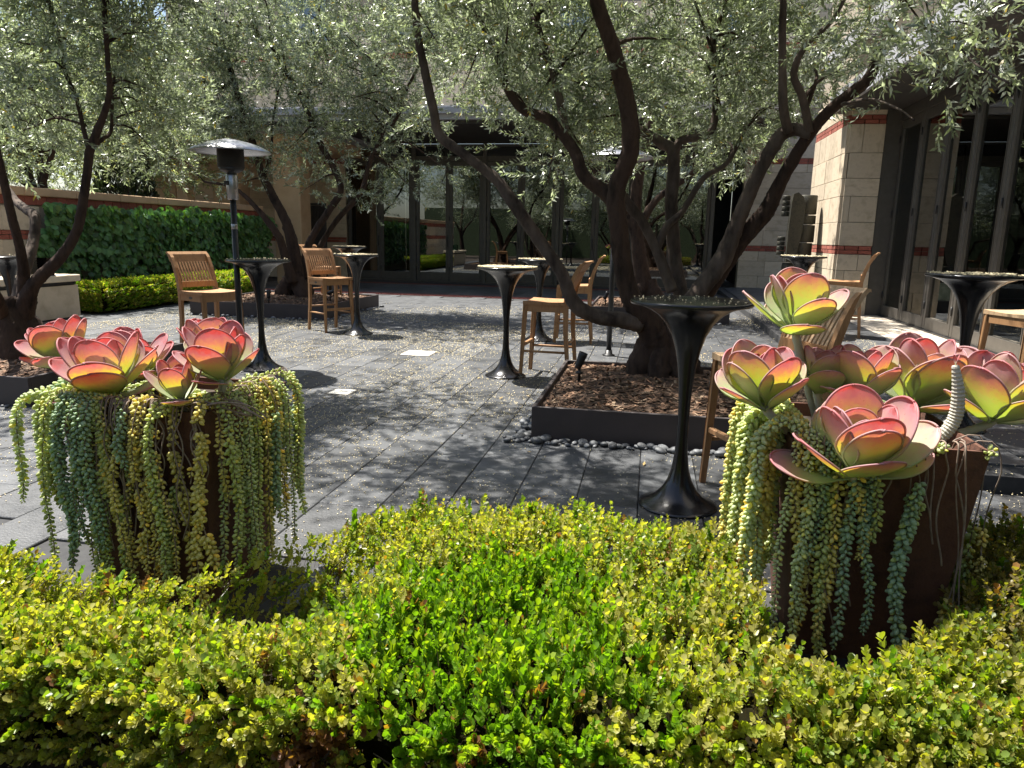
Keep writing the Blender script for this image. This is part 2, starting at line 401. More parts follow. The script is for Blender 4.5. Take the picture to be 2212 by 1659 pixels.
# ------------------------------------------------------------------ masonry helper
def unit_block(name, mat):
    bm = bmesh.new(); bmesh.ops.create_cube(bm, size=1); bmesh.ops.bevel(bm, geom=bm.edges[:], offset=.018, segments=1, affect='EDGES')
    me = bpy.data.meshes.new(name); bm.to_mesh(me); bm.free(); me.materials.append(mat); return me
ME_block = unit_block('stone_block', M_stone); ME_brick = unit_block('brick', M_brick)
def masonry(parent, p0, ud, width, z0, z1, nd, bands=(), holes=(), seed=1, hs=(.42, .40, .27, .40, .42, .27), bw=(.55, .95), joined=None):
    """stone blocks in courses with two-course brick bands, proud of a core wall by 3 cm"""
    r = random.Random(seed); ud = Vector(ud); nd = Vector(nd); p0 = Vector(p0); rz = math.atan2(ud.y, ud.x)
    z = z0; ci = 0; J = MB() if joined else None
    def put(me, nm, u0, u1, za, zb, dep):
        c = p0 + ud*((u0+u1)/2) + nd*(dep/2-.02); c.z = (za+zb)/2
        for (hu0, hu1, hz0, hz1) in holes:
            if u1 > hu0 and u0 < hu1 and zb > hz0 and za < hz1: return
        if J is not None and me is ME_block:
            M4 = Matrix.Translation(c) @ Matrix.Rotation(rz, 4, 'Z'); J.box(-(u1-u0)/2, (u1-u0)/2, -dep/2, dep/2, -(zb-za)/2, (zb-za)/2, M=M4); return
        link(nm, me, parent, c, (0, 0, rz), (u1-u0, dep, zb-za))
    bz = sorted(bands)
    while z < z1-.02:
        nb = [b for b in bz if b >= z-.001]
        if nb and nb[0]-z < .03:
            for q in range(2):
                u = -.11*q
                while u < width:
                    a, b_ = max(u, 0), min(u+.215, width)
                    if b_-a > .03: put(ME_brick, 'brick', a+.004, b_-.004, z+q*.075+.005, z+q*.075+.07, .055+r.uniform(-.003, .003))
                    u += .223 if r.random() > .25 else .115
            z += .15; continue
        h = hs[ci % len(hs)]; ci += 1
        lim = nb[0] if nb else z1
        if lim-(z+h) < .14: h = lim-z
        u = -r.uniform(0, .5)
        while u < width:
            w = r.uniform(*bw); a, b_ = max(u, 0), min(u+w, width)
            if width-b_ < .15: b_ = width
            if b_-a > .05: put(ME_block, 'stone_block', a+.004, b_-.004, z+.004, z+h-.004, .06+r.uniform(-.003, .003))
            u = b_ if b_ == width else u+w
        z += h
    if J is not None and J.v:
        o = J.build(joined, M_stone, parent)

# ------------------------------------------------------------------ door leaves
def door_leaf(parent, name, w, z0, z1, M4, glass, rail=.12, bottom=.24, handle=False, hinge=True):
    """frame mesh (a door) with its pane, hinge and pull as sub-parts; local x along the wall, y towards outside"""
    f = MB(); s = .085; t = .03
    f.box(.004, s, -t, t, z0, z1, ch=.006); f.box(w-s, w-.004, -t, t, z0, z1, ch=.006)
    f.box(s+.001, w-s-.001, -t+.004, t-.004, z0, z0+bottom); f.box(s+.001, w-s-.001, -t+.004, t-.004, z1-rail, z1)
    f.box(s+.002, s+.016, .0, t+.006, z0+bottom, z1-rail); f.box(w-s-.016, w-s-.002, .0, t+.006, z0+bottom, z1-rail)
    o = f.build(name, M_frame, parent); o.matrix_local = M4
    p = MB().box(s-.01, w-s+.01, -.008, .0, z0+bottom-.01, z1-rail+.01).build('pane', glass, o)
    if hinge:
        for zz in (z0+.35, (z0+z1)/2+.1, z1-.3):
            MB().tube([(0.012, t+.012, zz-.06), (0.012, t+.012, zz+.06)], .012, 8).build('hinge', M_dark, o)
    if handle:
        MB().tube([(w-.045, t, 1.0), (w-.045, t+.05, 1.0), (w-.045, t+.05, 1.32), (w-.045, t, 1.32)], .011, 8).build('pull_handle', M_dark, o)
    return o

# ------------------------------------------------------------------ building behind the courtyard
BY = 21.0
back = thing('back_building', 'limestone building with a long row of dark glass doors behind the olive trees', 'building', (-3.5, BY, 0))
def bw_(name, x0, x1, y0, y1, z0, z1, mat, par=back, ch=0): 
    return MB().box(x0+3.5, x1+3.5, y0-BY, y1-BY, z0, z1, ch=ch).build(name, mat, par)
bw_('wall', -14.5, -9.0, 21.0, 21.4, -.02, 9, M_mortar); bw_('wall', 2.32, 4.6, 21.0, 21.4, -.02, 9, M_mortar)
bw_('wall', -8.99, 2.31, 21.0, 21.4, 4.62, 9, M_mortar)
for (xa, wd, sd, nm) in ((-14.5, 5.5, 3, None), (2.32, 2.28, 5, None)):
    masonry(back, (xa+3.5, 0, 0), (1, 0, 0), wd, 0, 4.0, (0, -1, 0), (1.08, 3.35), seed=sd)
masonry(back, (-11, 0, 0), (1, 0, 0), 5.5, 4.75, 8.6, (0, -1, 0), (6.2,), seed=8, holes=((3.2, 5.6, 6.6, 8.3),))
masonry(back, (-5.49, 0, 0), (1, 0, 0), 13.5, 4.75, 8.6, (0, -1, 0), (6.2,), seed=9, holes=((1.2, 3.0, 6.5, 8.3), (6.0, 7.8, 6.5, 8.3), (10.0, 11.6, 6.5, 8.3)))
for xw in (-7.6, -2.9, 1.1, -10.9):
    w_ = bw_('window', xw, xw+1.6, 20.93, 21.02, 6.55, 8.25, M_frame); MB().box(xw+.12+3.5, xw+1.48+3.5, -.085, -.075, 6.68, 8.12).build('pane', M_glass, w_)
# projecting canopy over the doors
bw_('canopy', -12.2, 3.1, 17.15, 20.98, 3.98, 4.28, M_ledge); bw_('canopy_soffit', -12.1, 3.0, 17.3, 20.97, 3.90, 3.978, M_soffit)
bw_('gutter', -12.2, 3.1, 17.03, 17.145, 4.10, 4.24, M_ledge)
for xp in (-12.0,):
    bw_('canopy_post', xp, xp+.3, 17.3, 17.6, 0, 3.9, M_tan)
lw = 1.0; x = -8.95; i = 0
while x+lw < 2.33:
    M4 = Matrix.Translation((x+3.5, .02, 0)) @ Matrix.Scale(-1, 4, (0, 1, 0))
    door_leaf(back, 'glass_door', lw, .03, 3.42, M4, M_glass, handle=(i % 2 == 0))
    # transom light above
    tf = MB(); tf.box(x+3.505, x+lw+3.495, -.03, .04, 3.43, 3.56); tf.box(x+3.505, x+lw+3.495, -.03, .04, 3.83, 3.89)
    tob = tf.build('transom', M_frame, back); MB().box(x+3.51, x+lw+3.49, .0, .008, 3.56, 3.83).build('pane', M_glass, tob)
    x += lw; i += 1
    if i % 2 == 0:
        bw_('door_post', x+.003, x+.107, 20.95, 21.1, .0, 3.895, M_frame); x += .11
bw_('door_sill', -8.99, 2.31, 20.92, 21.1, -.02, .025, M_frame)
# dim room behind the doors
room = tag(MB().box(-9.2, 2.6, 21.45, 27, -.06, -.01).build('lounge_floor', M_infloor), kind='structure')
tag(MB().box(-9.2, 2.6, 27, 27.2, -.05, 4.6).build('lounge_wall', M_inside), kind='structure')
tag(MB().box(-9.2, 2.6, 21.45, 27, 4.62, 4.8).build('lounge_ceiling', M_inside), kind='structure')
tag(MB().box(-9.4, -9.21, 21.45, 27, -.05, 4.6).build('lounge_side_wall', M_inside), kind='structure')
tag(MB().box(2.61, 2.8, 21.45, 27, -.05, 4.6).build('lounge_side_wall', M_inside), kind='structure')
# folded slatted screen leaning by the stone wall left of the doors
scr = thing('folding_screen', 'dark folded screen of vertical slats standing against the stone wall', 'screen', (-9.9, 19.9, -.02))
for k, (x0, dy, a) in enumerate(((-.75, 0, .25), (0.02, .17, -.22))):
    m4 = Matrix.Translation((x0, dy, 0)) @ Matrix.Rotation(a, 4, 'Z')
    fr = MB().box(0, .04, 0, .05, 0, 2.2, M=m4).box(.68, .72, 0, .05, 0, 2.2, M=m4).box(.041, .679, 0, .05, 2.13, 2.2, M=m4).box(.041, .679, 0, .05, 0, .08, M=m4)
    fo = fr.build('screen_frame', M_screen, scr)
    for q in range(12): MB().box(.05+q*.0525, .085+q*.0525, .005, .045, .085, 2.125, M=m4).build('slat', M_screen, fo)

# ------------------------------------------------------------------ building on the right: pier, folding doors, eave
RX = 4.05
rb = thing('side_building', 'building on the right with a limestone corner pier, folding glass doors and deep dark eave', 'building', (RX, 9, 0))
def rw(name, x0, x1, y0, y1, z0, z1, mat, ch=0): return MB().box(x0-RX, x1-RX, y0-9, y1-9, z0, z1, ch=ch).build(name, mat, rb)
PX0, PY0, PY1 = 3.20, 13.92, 16.5
rw('pier_core', PX0+.03, RX+.6, PY0+.03, PY1, 0, 6.0, M_mortar)
masonry(rb, (PX0-RX, PY0-9, 0), (0, 1, 0), PY1-PY0, TZ, 3.95, (-1, 0, 0), (1.16, 3.34), seed=21, hs=(.42, .36, .26, .40, .44, .30), bw=(.38, .62))
masonry(rb, (PX0-RX+.004, PY0-9, 0), (1, 0, 0), .56, TZ, 3.95, (0, -1, 0), (1.16, 3.34), seed=22, hs=(.42, .36, .26, .40, .44, .30), bw=(.42, .56))
rw('door_jamb', 3.77, RX-.002, 13.9, 14.1, TZ, 3.6, M_frame)
lf = 1.03; y = 13.88; k = 0
while y > 1.5:
    M4 = Matrix.Translation((0, y-9, 0)) @ Matrix.Rotation(-math.pi/2, 4, 'Z') @ Matrix.Scale(-1, 4, (0, 1, 0))
    door_leaf(rb, 'glass_door', lf-.006, TZ+.03, 3.38, M4, M_glassr, rail=.14, bottom=.17)
    y -= lf; k += 1
rw('door_head', RX-.06, RX+.12, 1.4, 13.9, 3.385, 3.56, M_frame)
rw('door_track', RX-.07, RX+.1, 1.4, 13.9, TZ+.007, TZ+.028, M_dark)
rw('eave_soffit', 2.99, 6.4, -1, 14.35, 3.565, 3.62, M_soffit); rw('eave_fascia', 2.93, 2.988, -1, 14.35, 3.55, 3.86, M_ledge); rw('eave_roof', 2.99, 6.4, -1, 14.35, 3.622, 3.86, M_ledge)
rw('upper_wall', 3.42, 3.7, -1, 16.5, 3.862, 9.0, M_upper)
rw('cornice', 3.18, 3.419, -1, 16.5, 4.7, 4.95, M_ledge)
for yy in (12.6, 9.6, 6.4):
    wi = rw('window', 3.36, 3.418, yy-1.5, yy, 5.3, 7.4, M_frame); MB().box(3.345-RX, 3.355-RX, yy-1.38-9, yy-.12-9, 5.42, 7.28).build('pane', M_glass, wi)
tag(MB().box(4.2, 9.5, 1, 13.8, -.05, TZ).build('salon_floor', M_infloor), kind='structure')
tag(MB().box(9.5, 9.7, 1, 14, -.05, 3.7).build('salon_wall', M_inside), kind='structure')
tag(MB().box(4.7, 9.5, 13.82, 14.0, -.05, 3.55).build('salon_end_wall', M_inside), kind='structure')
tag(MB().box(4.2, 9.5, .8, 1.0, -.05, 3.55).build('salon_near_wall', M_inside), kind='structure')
# things seen through the glass
lamp = thing('table_lamp', 'large table lamp with a pale linen drum shade seen through the folding doors', 'lamp', (4.95, 11.0, TZ))
MB().lathe([(.12, .75), (.13, .77), (.20, .92), (.24, 1.05), (.20, 1.2), (.10, 1.4), (.05, 1.55), (.02, 1.6), (.02, 1.7)], 24).build('lamp_base', M_ceramic, lamp)
MB().lathe([(.36, 1.6), (.33, 2.2)], 28).build('lamp_shade', M_linen, lamp)
sidet = thing('console_table', 'dark console table behind the folding doors', 'table', (4.95, 11.0, TZ))
MB().box(-.35, .35, -.8, .8, .70, .745).build('table_top', M_dark, sidet)
for a in (-.3, .3):
    for b in (-.7, .7): MB().box(a-.03, a+.03, b-.03, b+.03, 0, .70).build('leg', M_dark, sidet)
for q, (xx, yy, lb) in enumerate(((5.1, 9.0, 'pale green sofa behind the folding doors, the one nearer the lamp'), (5.1, 7.0, 'pale green sofa behind the folding doors, at the right edge of the photo'))):
    so = thing('sofa', lb, 'sofa', (xx, yy, TZ), 0, 'sofas behind the folding doors')
    MB().box(-.4, .4, -.8, .8, .12, .42, ch=.04).build('seat', M_sofa, so); MB().box(.25, .42, -.8, .8, .421, .85, ch=.05).build('backrest', M_sofa, so)
    for s_ in (-1, 1): MB().box(-.4, .24, s_*.72-.08, s_*.72+.08, .421, .62, ch=.04).build('armrest', M_sofa, so)
    for a in (-.34, .34):
        for b in (-.72, .72): MB().box(a-.03, a+.03, b-.03, b+.03, 0, .12).build('leg', M_dark, so)

# ------------------------------------------------------------------ garden wall with ivy on the left
WX = -10.1
gw = thing('garden_wall', 'long stone garden wall with a pale coping, covered in dark green ivy', 'wall', (WX, 13, 0))
MB().box(-.3, 0, -8, 5.0, -.05, 1.86).build('wall_core', M_mortar, gw)
masonry(gw, (0, -8, 0), (0, 1, 0), 13.0, 0, 1.70, (1, 0, 0), (1.16,), seed=31, holes=((6.2, 14, .1, 1.9),))
for k in range(58):
    link('brick', ME_brick, gw, (.012, -7.9+k*.222, 1.79), (0, 0, math.pi/2), (.212, .05, .14))
y = -8.0
while y < 5.0:
    MB().box(-.38, .09, y+.004, min(y+1.1, 5.0)-.004, 1.862, 2.0, ch=.012).build('coping_stone', M_tan, gw); y += 1.1
# ivy: lobed leaves in overlapping layers
def ivy():
    N = 5200; r = np.random.default_rng(5)
    out = [(0, 0), (.30, .10), (.52, .36), (.40, .44), (.46, .70), (.20, .72), (0, 1.0), (-.20, .72), (-.46, .70), (-.40, .44), (-.52, .36), (-.30, .10)]
    T = np.array([[p[1]-.2, p[0], -.10*abs(p[0])*2+.0] for p in out]+[[.25, 0, .05]]); 
    TF = np.array([[12, k, (k+1) % 12] for k in range(12)])
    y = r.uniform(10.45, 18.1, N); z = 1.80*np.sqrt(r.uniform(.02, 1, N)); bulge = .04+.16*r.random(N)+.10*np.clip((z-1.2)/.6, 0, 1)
    keep = (y > 10.5+.25*np.sin(z*5)); y, z, bulge = y[keep], z[keep], bulge[keep]; N = len(y)
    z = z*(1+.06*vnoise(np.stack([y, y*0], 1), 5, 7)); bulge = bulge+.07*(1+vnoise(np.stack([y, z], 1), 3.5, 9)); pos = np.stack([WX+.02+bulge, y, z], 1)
    D = np.stack([r.normal(.25, .25, N), r.normal(0, .35, N), -np.ones(N)], 1); D = unit(D)
    nrm = unit(np.stack([np.ones(N), r.normal(0, .5, N), r.normal(.45, .45, N)], 1)); Y = unit(np.cross(nrm, D)); Z = np.cross(D, Y)
    Fr = np.stack([D, Y, Z], -1); sc = r.uniform(.085, .165, N)
    V, F = instance(T, TF, pos, Fr, sc)
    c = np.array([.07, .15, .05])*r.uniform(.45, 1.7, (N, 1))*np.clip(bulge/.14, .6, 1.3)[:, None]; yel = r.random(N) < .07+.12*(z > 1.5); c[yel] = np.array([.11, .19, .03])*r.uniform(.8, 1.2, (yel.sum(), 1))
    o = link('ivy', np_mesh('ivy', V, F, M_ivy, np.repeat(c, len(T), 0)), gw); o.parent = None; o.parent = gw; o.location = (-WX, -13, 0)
    o['kind'] = 'stuff'; o['label'] = 'dense dark green lobed ivy'
ivy()

# pavilion beyond the wall
pavn = thing('pavilion', 'tan pavilion with square columns and a flat grey roof beyond the garden wall', 'building', (-11.5, 19, 0))
for (px, py) in ((-1.6, -.4), (.25, -.4), (2.0, -.4)):
    c = MB().box(px-.38, px+.38, py-.3, py+.3, -.05, 3.35, ch=.02).build('column', M_tan, pavn)
    MB().box(px-.46, px+.46, py-.38, py+.38, 3.351, 3.5, ch=.02).build('capital', M_tan, c)
MB().box(-3, 3, -1.0, 3, 3.501, 3.80).build('architrave', M_tan, pavn)
MB().box(-3.5, 3.4, -1.5, 3.5, 3.801, 3.95).build('roof', M_ledge, pavn); MB().box(-3.0, 2.9, -1.1, 3.1, 4.25, 4.42).build('upper_roof', M_ledge, pavn)
MB().box(-2.7, 2.6, -.8, 2.8, 3.951, 4.249).build('clerestory', M_tan, pavn)
MB().box(-3, 3, 2.6, 2.9, -.05, 3.5).build('rear_wall', M_tan, pavn)

# low stone bench wall with a glass box
bench = thing('stone_bench', 'low limestone bench wall with an overhanging slab top beside the clipped hedge', 'bench', (-9.0, 9.4, 0))
MB().box(-.2, .28, -1.6, .55, .02, .50).build('bench_body', M_stone, bench)
for (a, b) in ((-1.6, -.9), (-.89, -.18), (-.17, .56)):
    MB().box(-.2, .34, a+.003, b-.003, .56, .66, ch=.01).build('cap_slab', M_stone, bench)
MB().box(-.2, .25, -1.58, .52, .501, .559).build('shadow_gap', M_dark, bench)
gb = thing('glass_box', 'clear glass candle box on the low stone bench', 'glass box', (-8.85, 9.35, .66))
for (a, b, c, d) in ((-.15, .15, -.15, -.142), (-.15, .15, .142, .15), (-.15, -.142, -.141, .141), (.142, .15, -.141, .141)):
    MB().box(a, b, c, d, .012, .26).build('glass_side', M_boxglass, gb)
MB().box(-.16, .16, -.16, .16, 0, .011).build('tray', M_dark, gb)

# ------------------------------------------------------------------ square tree planters
ME_peb = None
def pebble_mesh():
    bm = bmesh.new(); bmesh.ops.create_icosphere(bm, subdivisions=2, radius=1)
    for f in bm.faces: f.smooth = True
    me = bpy.data.meshes.new('pebble'); bm.to_mesh(me); bm.free(); me.materials.append(M_pebble); return me
ME_peb = pebble_mesh()
def planter(x0, x1, y0, y1, label, pebn, sides, seed, h=.23):
    r = random.Random(seed); cx, cy = (x0+x1)/2, (y0+y1)/2
    t = thing('tree_planter', label, 'planter', (cx, cy, 0), 0, 'square tree planters')
    w, d = (x1-x0)/2, (y1-y0)/2; th = .03
    for (a, b, c, e) in ((-w, w, -d, -d+th), (-w, w, d-th, d), (-w, -w+th, -d+th+.001, d-th-.001), (w-th, w, -d+th+.001, d-th-.001)):
        MB().box(a, b, c, e, .0, h, ch=.003).build('side_panel', M_planter, t)
    # mounded mulch
    n = 24; vs = []; 
    for i in range(n+1):
        for j in range(n+1):
            u, v = i/n*2-1, j/n*2-1; vs.append((u*(w-th), v*(d-th), h-.04+.09*(1-u*u)*(1-v*v)+r.uniform(-.008, .008)))
    MB().add(vs, [(i*(n+1)+j, (i+1)*(n+1)+j, (i+1)*(n+1)+j+1, i*(n+1)+j+1) for i in range(n) for j in range(n)]).build('mulch_bed', M_mulch, t)
    N = 3400; rn = np.random.default_rng(seed)
    T = np.array([[-.5, -.5, 0], [.5, -.42, .05], [.5, .45, .0], [-.5, .5, .06]]); u = rn.uniform(-.97, .97, (N, 2))
    pos = np.stack([u[:, 0]*(w-th), u[:, 1]*(d-th), h-.032+.09*(1-u[:, 0]**2)*(1-u[:, 1]**2)], 1)
    D = np.stack([rn.normal(size=N), rn.normal(size=N), rn.normal(0, .25, N)], 1); Fr = frames(D, rn, np.array([0, 0, 1.0]))
    # frames gives y = ref x D (horizontal); tilt a little
    T = T*np.array([1, .28, .3]); V, F = instance(T, np.array([[0, 1, 2, 3]]), pos, Fr, rn.uniform(.03, .085, N))
    c = np.array([.16, .09, .052])*rn.uniform(.45, 1.9, (N, 1)); pale = rn.random(N) < .12; c[pale] = np.array([.36, .25, .16])*rn.uniform(.8, 1.2, (pale.sum(), 1))
    o = link('mulch', np_mesh('mulch', V, F, M_chip, np.repeat(c, 4, 0)), t); o['kind'] = 'stuff'
    # pebble trench
    for s, cnt in sides.items():
        L = {'front': (x0-.18, x1), 'left': (y0-.1, y1), 'right': (y0, y1)}[s]
        for k in range(cnt):
            a = L[0]+(L[1]-L[0])*(k+r.random())/cnt; off = r.uniform(.02, .12); sz = r.choice((.014, .018, .023, .028, .035))*r.uniform(.85, 1.15)
            p = {'front': (a-cx, -d-off, 0), 'left': (-w-off, a-cy, 0), 'right': (w+off, a-cy, 0)}[s]
            link('pebble', ME_peb, t, (p[0], p[1], sz*.42+.004), (r.uniform(-.3, .3), r.uniform(-.3, .3), r.uniform(0, 6)), (sz*r.uniform(1, 1.5), sz, sz*r.uniform(.5, .75)))
    return t
def chipmat():
    m, n, l, p = newmat('mulch_chip'); a = n.new('ShaderNodeAttribute'); a.attribute_name = 'col'; l.new(a.outputs['Color'], p.inputs['Base Color']); p.inputs['Roughness'].default_value = .85
    return m
M_chip = chipmat()
planter(-.75, 1.42, 4.80, 6.80, 'nearest square bronze planter of mulch ringed by grey pebbles, under the forked olive', 60, {'front': 95, 'left': 55}, 41)
planter(-7.4, -5.05, 10.8, 13.2, 'square bronze planter of mulch behind the slatted stool on the left', 30, {'front': 30, 'right': 40}, 42)
planter(-1.0, 1.3, 12.35, 14.65, 'square bronze planter farthest back, half hidden behind the olive trunk', 30, {'front': 40, 'left': 16}, 43)
planter(-7.0, -4.66, 4.72, 6.66, 'square bronze planter at the far left edge, behind the left succulent pot', 30, {'front': 30}, 44)

# small bullet spotlights
def uplight(loc, rz, tilt, label):
    t = thing('garden_spotlight', label, 'spotlight', loc, rz, 'bullet spotlights in the planters')
    MB().lathe([(.012, -.06), (.012, .03), (.03, .03), (.03, .045), (.012, .05), (.012, .09)], 14).build('stake', M_dark, t)
    M4 = Matrix.Translation((0, 0, .115)) @ Matrix.Rotation(tilt, 4, 'Y'); m = MB()
    m.lathe([(.012, -.05), (.026, -.045), (.03, -.01), (.034, .05), (.036, .06), (.036, .09), (.031, .09), (.030, .065)], 16)
    m.v = [tuple(M4 @ Vector(v)) for v in m.v]; m.build('lamp_head', M_dark, t)
uplight((-.52, 5.75, .27), .3, .35, 'black bullet spotlight at the left in the nearest planter')
uplight((.46, 4.98, .23), 2, -.05, 'black bullet spotlight at the front edge of the nearest planter, by the tall table')
uplight((-6.1, 11.0, .23), 1, .1, 'black bullet spotlight at the front of the planter behind the slatted stool')
uplight((-5.35, 11.7, .25), .5, 1.2, 'black bullet spotlight lying over at the right of the planter behind the slatted stool')
uplight((-5.75, 12.6, .25), .5, .1, 'black bullet spotlight behind the slatted stool, at the back of its planter')
uplight((-.75, 12.8, .25), .2, .4, 'black bullet spotlight in the farthest planter, left of the heater post')
uplight((.35, 12.6, .25), .2, .1, 'black bullet spotlight in the farthest planter, right of the heater post')

# ------------------------------------------------------------------ floor lids
for (x, y, s, lb) in ((-2.62, 8.1, .34, 'larger pale square floor lid set in the dark paving'), (-2.60, 5.87, .19, 'smaller pale square floor lid set in the dark paving, nearer the camera')):
    t = thing('floor_lid', lb, 'floor lid', (x, y, 0), 0, 'pale floor lids')
    MB().box(-s/2, s/2, -s/2, s/2, -.01, .006, ch=.002).build('lid_plate', M_lid, t)
    MB().box(-s/2-.02, s/2+.02, -s/2-.02, s/2+.02, -.012, .0032).build('lid_frame', M_frame, t)

# ------------------------------------------------------------------ trumpet tables
TABLE_R = .30; TABLE_H = 1.075
def make_table():
    t = thing('bar_table', 'x', 'table')
    MB().lathe([(.198, 0), (.204, .004), (.202, .010), (.185, .018), (.155, .032), (.12, .056), (.088, .092), (.062, .14), (.045, .20), (.034, .28), (.029, .38), (.0285, .47), (.031, .56),
                (.037, .65), (.047, .74), (.062, .82), (.085, .895), (.118, .955), (.16, 1.0), (.205, 1.028), (.25, 1.043), (.278, 1.05)], 48).build('trumpet_base', M_table, t)
    MB().lathe([(.27, 1.0505), (.294, 1.0515), (.300, 1.056), (.300, 1.066), (.295, 1.071), (.285, 1.073), (0.001, 1.073)], 64).build('table_top', M_table, t)
    return t
tab0 = make_table()
TABLES = [(.205, 3.74, 0, 1.0, 'tall black trumpet table nearest the camera, its flared foot behind the clipped hedge'),
          (-1.37, 7.02, 0, 1.0, 'black trumpet table thickly strewn with pale blossom, in the middle of the patio'),
          (-3.93, 9.45, 0, 1.01, 'black trumpet table in front of the slatted stool by the left-hand planter'),
          (-5.35, 12.55, 0, 1.05, 'black trumpet table behind the planter of the slatted stool, its top overlapping another table'),
          (-3.80, 6.68, 0, 1.02, 'black trumpet table beside the left patio heater'),
          (-1.44, 9.66, 0, 1.0, 'black trumpet table just behind the blossom-strewn one'),
          (2.16, 5.5, TZ, 1.0, 'black trumpet table in front of the folding glass doors on the right'),
          (2.02, 10.6, TZ, 1.0, 'black trumpet table in front of the bronze totem sculpture'),
          (-7.15, 7.15, 0, .97, 'black table at the far left edge behind the big olive trunk')]
for k, (x, y, z, s, lb) in enumerate(TABLES):
    t = tab0 if k == 0 else copy_tree(tab0)
    t.location = (x, y, z); t.scale = (s, s, s); t.rotation_euler = (0, 0, k*.7); t['label'] = lb; t['group'] = 'black trumpet tables'

# ------------------------------------------------------------------ teak bar stools with slatted backs (face +x)
def make_chair(ww):
    t = thing('bar_stool', 'x', 'bar stool'); W, D, SH = .44, .42, .75
    # saddle seat
    vs = []; n = 8
    for i in range(n+1):
        for j in range(n+1):
            u, v = i/n, j/n*2-1; vs.append((-.20+u*.42, v*.235, SH-.012*(1-v*v)-.006*math.sin(u*3.14)+.004))
    top = len(vs); vs += [(x, y, SH-.032) for (x, y, z) in vs]
    q = lambda i, j, o: o+i*(n+1)+j
    fs = [(q(i, j, 0), q(i+1, j, 0), q(i+1, j+1, 0), q(i, j+1, 0)) for i in range(n) for j in range(n)] + [(q(i, j, top), q(i, j+1, top), q(i+1, j+1, top), q(i+1, j, top)) for i in range(n) for j in range(n)]
    for i in range(n):
        fs += [(q(i, 0, 0), q(i, 0, top), q(i+1, 0, top), q(i+1, 0, 0)), (q(i, n, 0), q(i+1, n, 0), q(i+1, n, top), q(i, n, top)),
               (q(0, i, 0), q(0, i+1, 0), q(0, i+1, top), q(0, i, top)), (q(n, i, 0), q(n, i, top), q(n, i+1, top), q(n, i+1, 0))]
    MB().add(vs, fs).build('seat', ww, t)
    for s in (-1, 1):
        MB().bar((.20, s*.205, SH-.034), (.235, s*.215, 0), .048, .048, w2=.032, d2=.034, ch=.12).build('leg', M_teak, t)
        # rear leg runs on up as the raked, curled back post
        pts = [(-.245, s*.215, 0), (-.205, s*.205, .45), (-.20, s*.205, .74), (-.225, s*.205, .86), (-.265, s*.205, .98), (-.315, s*.205, 1.085), (-.345, s*.205, 1.12)]
        w = [.032, .042, .05, .046, .042, .036, .03]
        vs = []; 
        for (p, wd) in zip(pts, w):
            for (a, b) in ((-1, -1), (1, -1), (1, 1), (-1, 1)): vs.append((p[0]+a*wd/2, p[1]+b*.017, p[2]))
        m = len(pts)
        MB().add(vs, [(3, 2, 1, 0), (4*m-4, 4*m-3, 4*m-2, 4*m-1)]+[(4*i+k_, 4*i+(k_+1) % 4, 4*i+4+(k_+1) % 4, 4*i+4+k_) for i in range(m-1) for k_ in range(4)]).build('rear_leg', M_teak, t)
        MB().box(-.185, .185, s*.205-.014, s*.205+.014, SH-.10, SH-.033).build('side_rail', M_teak, t)
        MB().tube([(-.21, s*.208, .26), (.215, s*.21, .26)], .013, 8).build('stretcher', M_teak, t)
    MB().box(.187, .213, -.18, .18, SH-.10, SH-.033).build('front_rail', M_teak, t)
    MB().box(.205, .235, -.195, .195, .30, .335, ch=.006).build('foot_rest', M_teak, t); MB().tube([(-.215, -.19, .34), (-.215, .19, .34)], .013, 8).build('stretcher', M_teak, t)
    MB().box(-.215, -.185, -.187, .187, SH+.03, SH+.09).build('back_rail', M_teak, t)
    prof = [(-.300, 1.035), (-.325, 1.045), (-.355, 1.10), (-.385, 1.128), (-.392, 1.122), (-.388, 1.138), (-.362, 1.142), (-.335, 1.115)]
    MB().prism(prof, -.225, .225).build('top_rail', ww, t)
    for k in range(11):
        y = -.165+k*.033
        MB().bar((-.203, y, SH+.088), (-.262, y, .955), .018, .014, up=(1, 0, 0)).bar((-.262, y, .955), (-.315, y, 1.05), .018, .014, up=(1, 0, 0)).build('slat', ww, t)
    # small oval maker's plate on the side rail
    m = MB(); n = 14; m.prism([(.03*math.cos(6.2832*i/n)-.0, SH-.066+.013*math.sin(6.2832*i/n)) for i in range(n)], -.2215, -.2185); m.build('oval_plate', M_frame, t)
    return t
ch0 = make_chair(M_teak); ch1 = make_chair(M_teakg)
CH = [(0, -4.52, 6.95, -24, 0, 'teak bar stool with slatted back left of the left patio heater'),
      (0, -4.44, 9.72, -36, 0, 'teak bar stool with slatted back in front of the left-hand tree planter'),
      (0, -5.95, 12.75, -15, 0, 'teak bar stool mostly hidden behind the slatted stool and its table'),
      (0, -.97, 7.22, 176, 0, 'teak bar stool seen side-on behind the low sweeping olive limb'),
      (0, -.98, 9.72, 183, 0, 'teak bar stool in profile beside the table behind the blossom-strewn one'),
      (1, .66, 4.05, 205, 0, 'weathered teak bar stool rising behind the right succulent pot'),
      (0, 2.62, 10.75, 165, TZ, 'teak bar stool with slatted back beside the stone corner pier'),
      (1, 2.98, 6.45, 200, TZ, 'teak bar stool cut off by the right edge of the photo')]
used = [False, False]
for (kind, x, y, a, z, lb) in CH:
    base = (ch0, ch1)[kind]; t = copy_tree(base) if used[kind] else base; used[kind] = True
    t.location = (x, y, z); t.rotation_euler = (0, 0, R(a)); t['label'] = lb; t['group'] = 'teak bar stools'

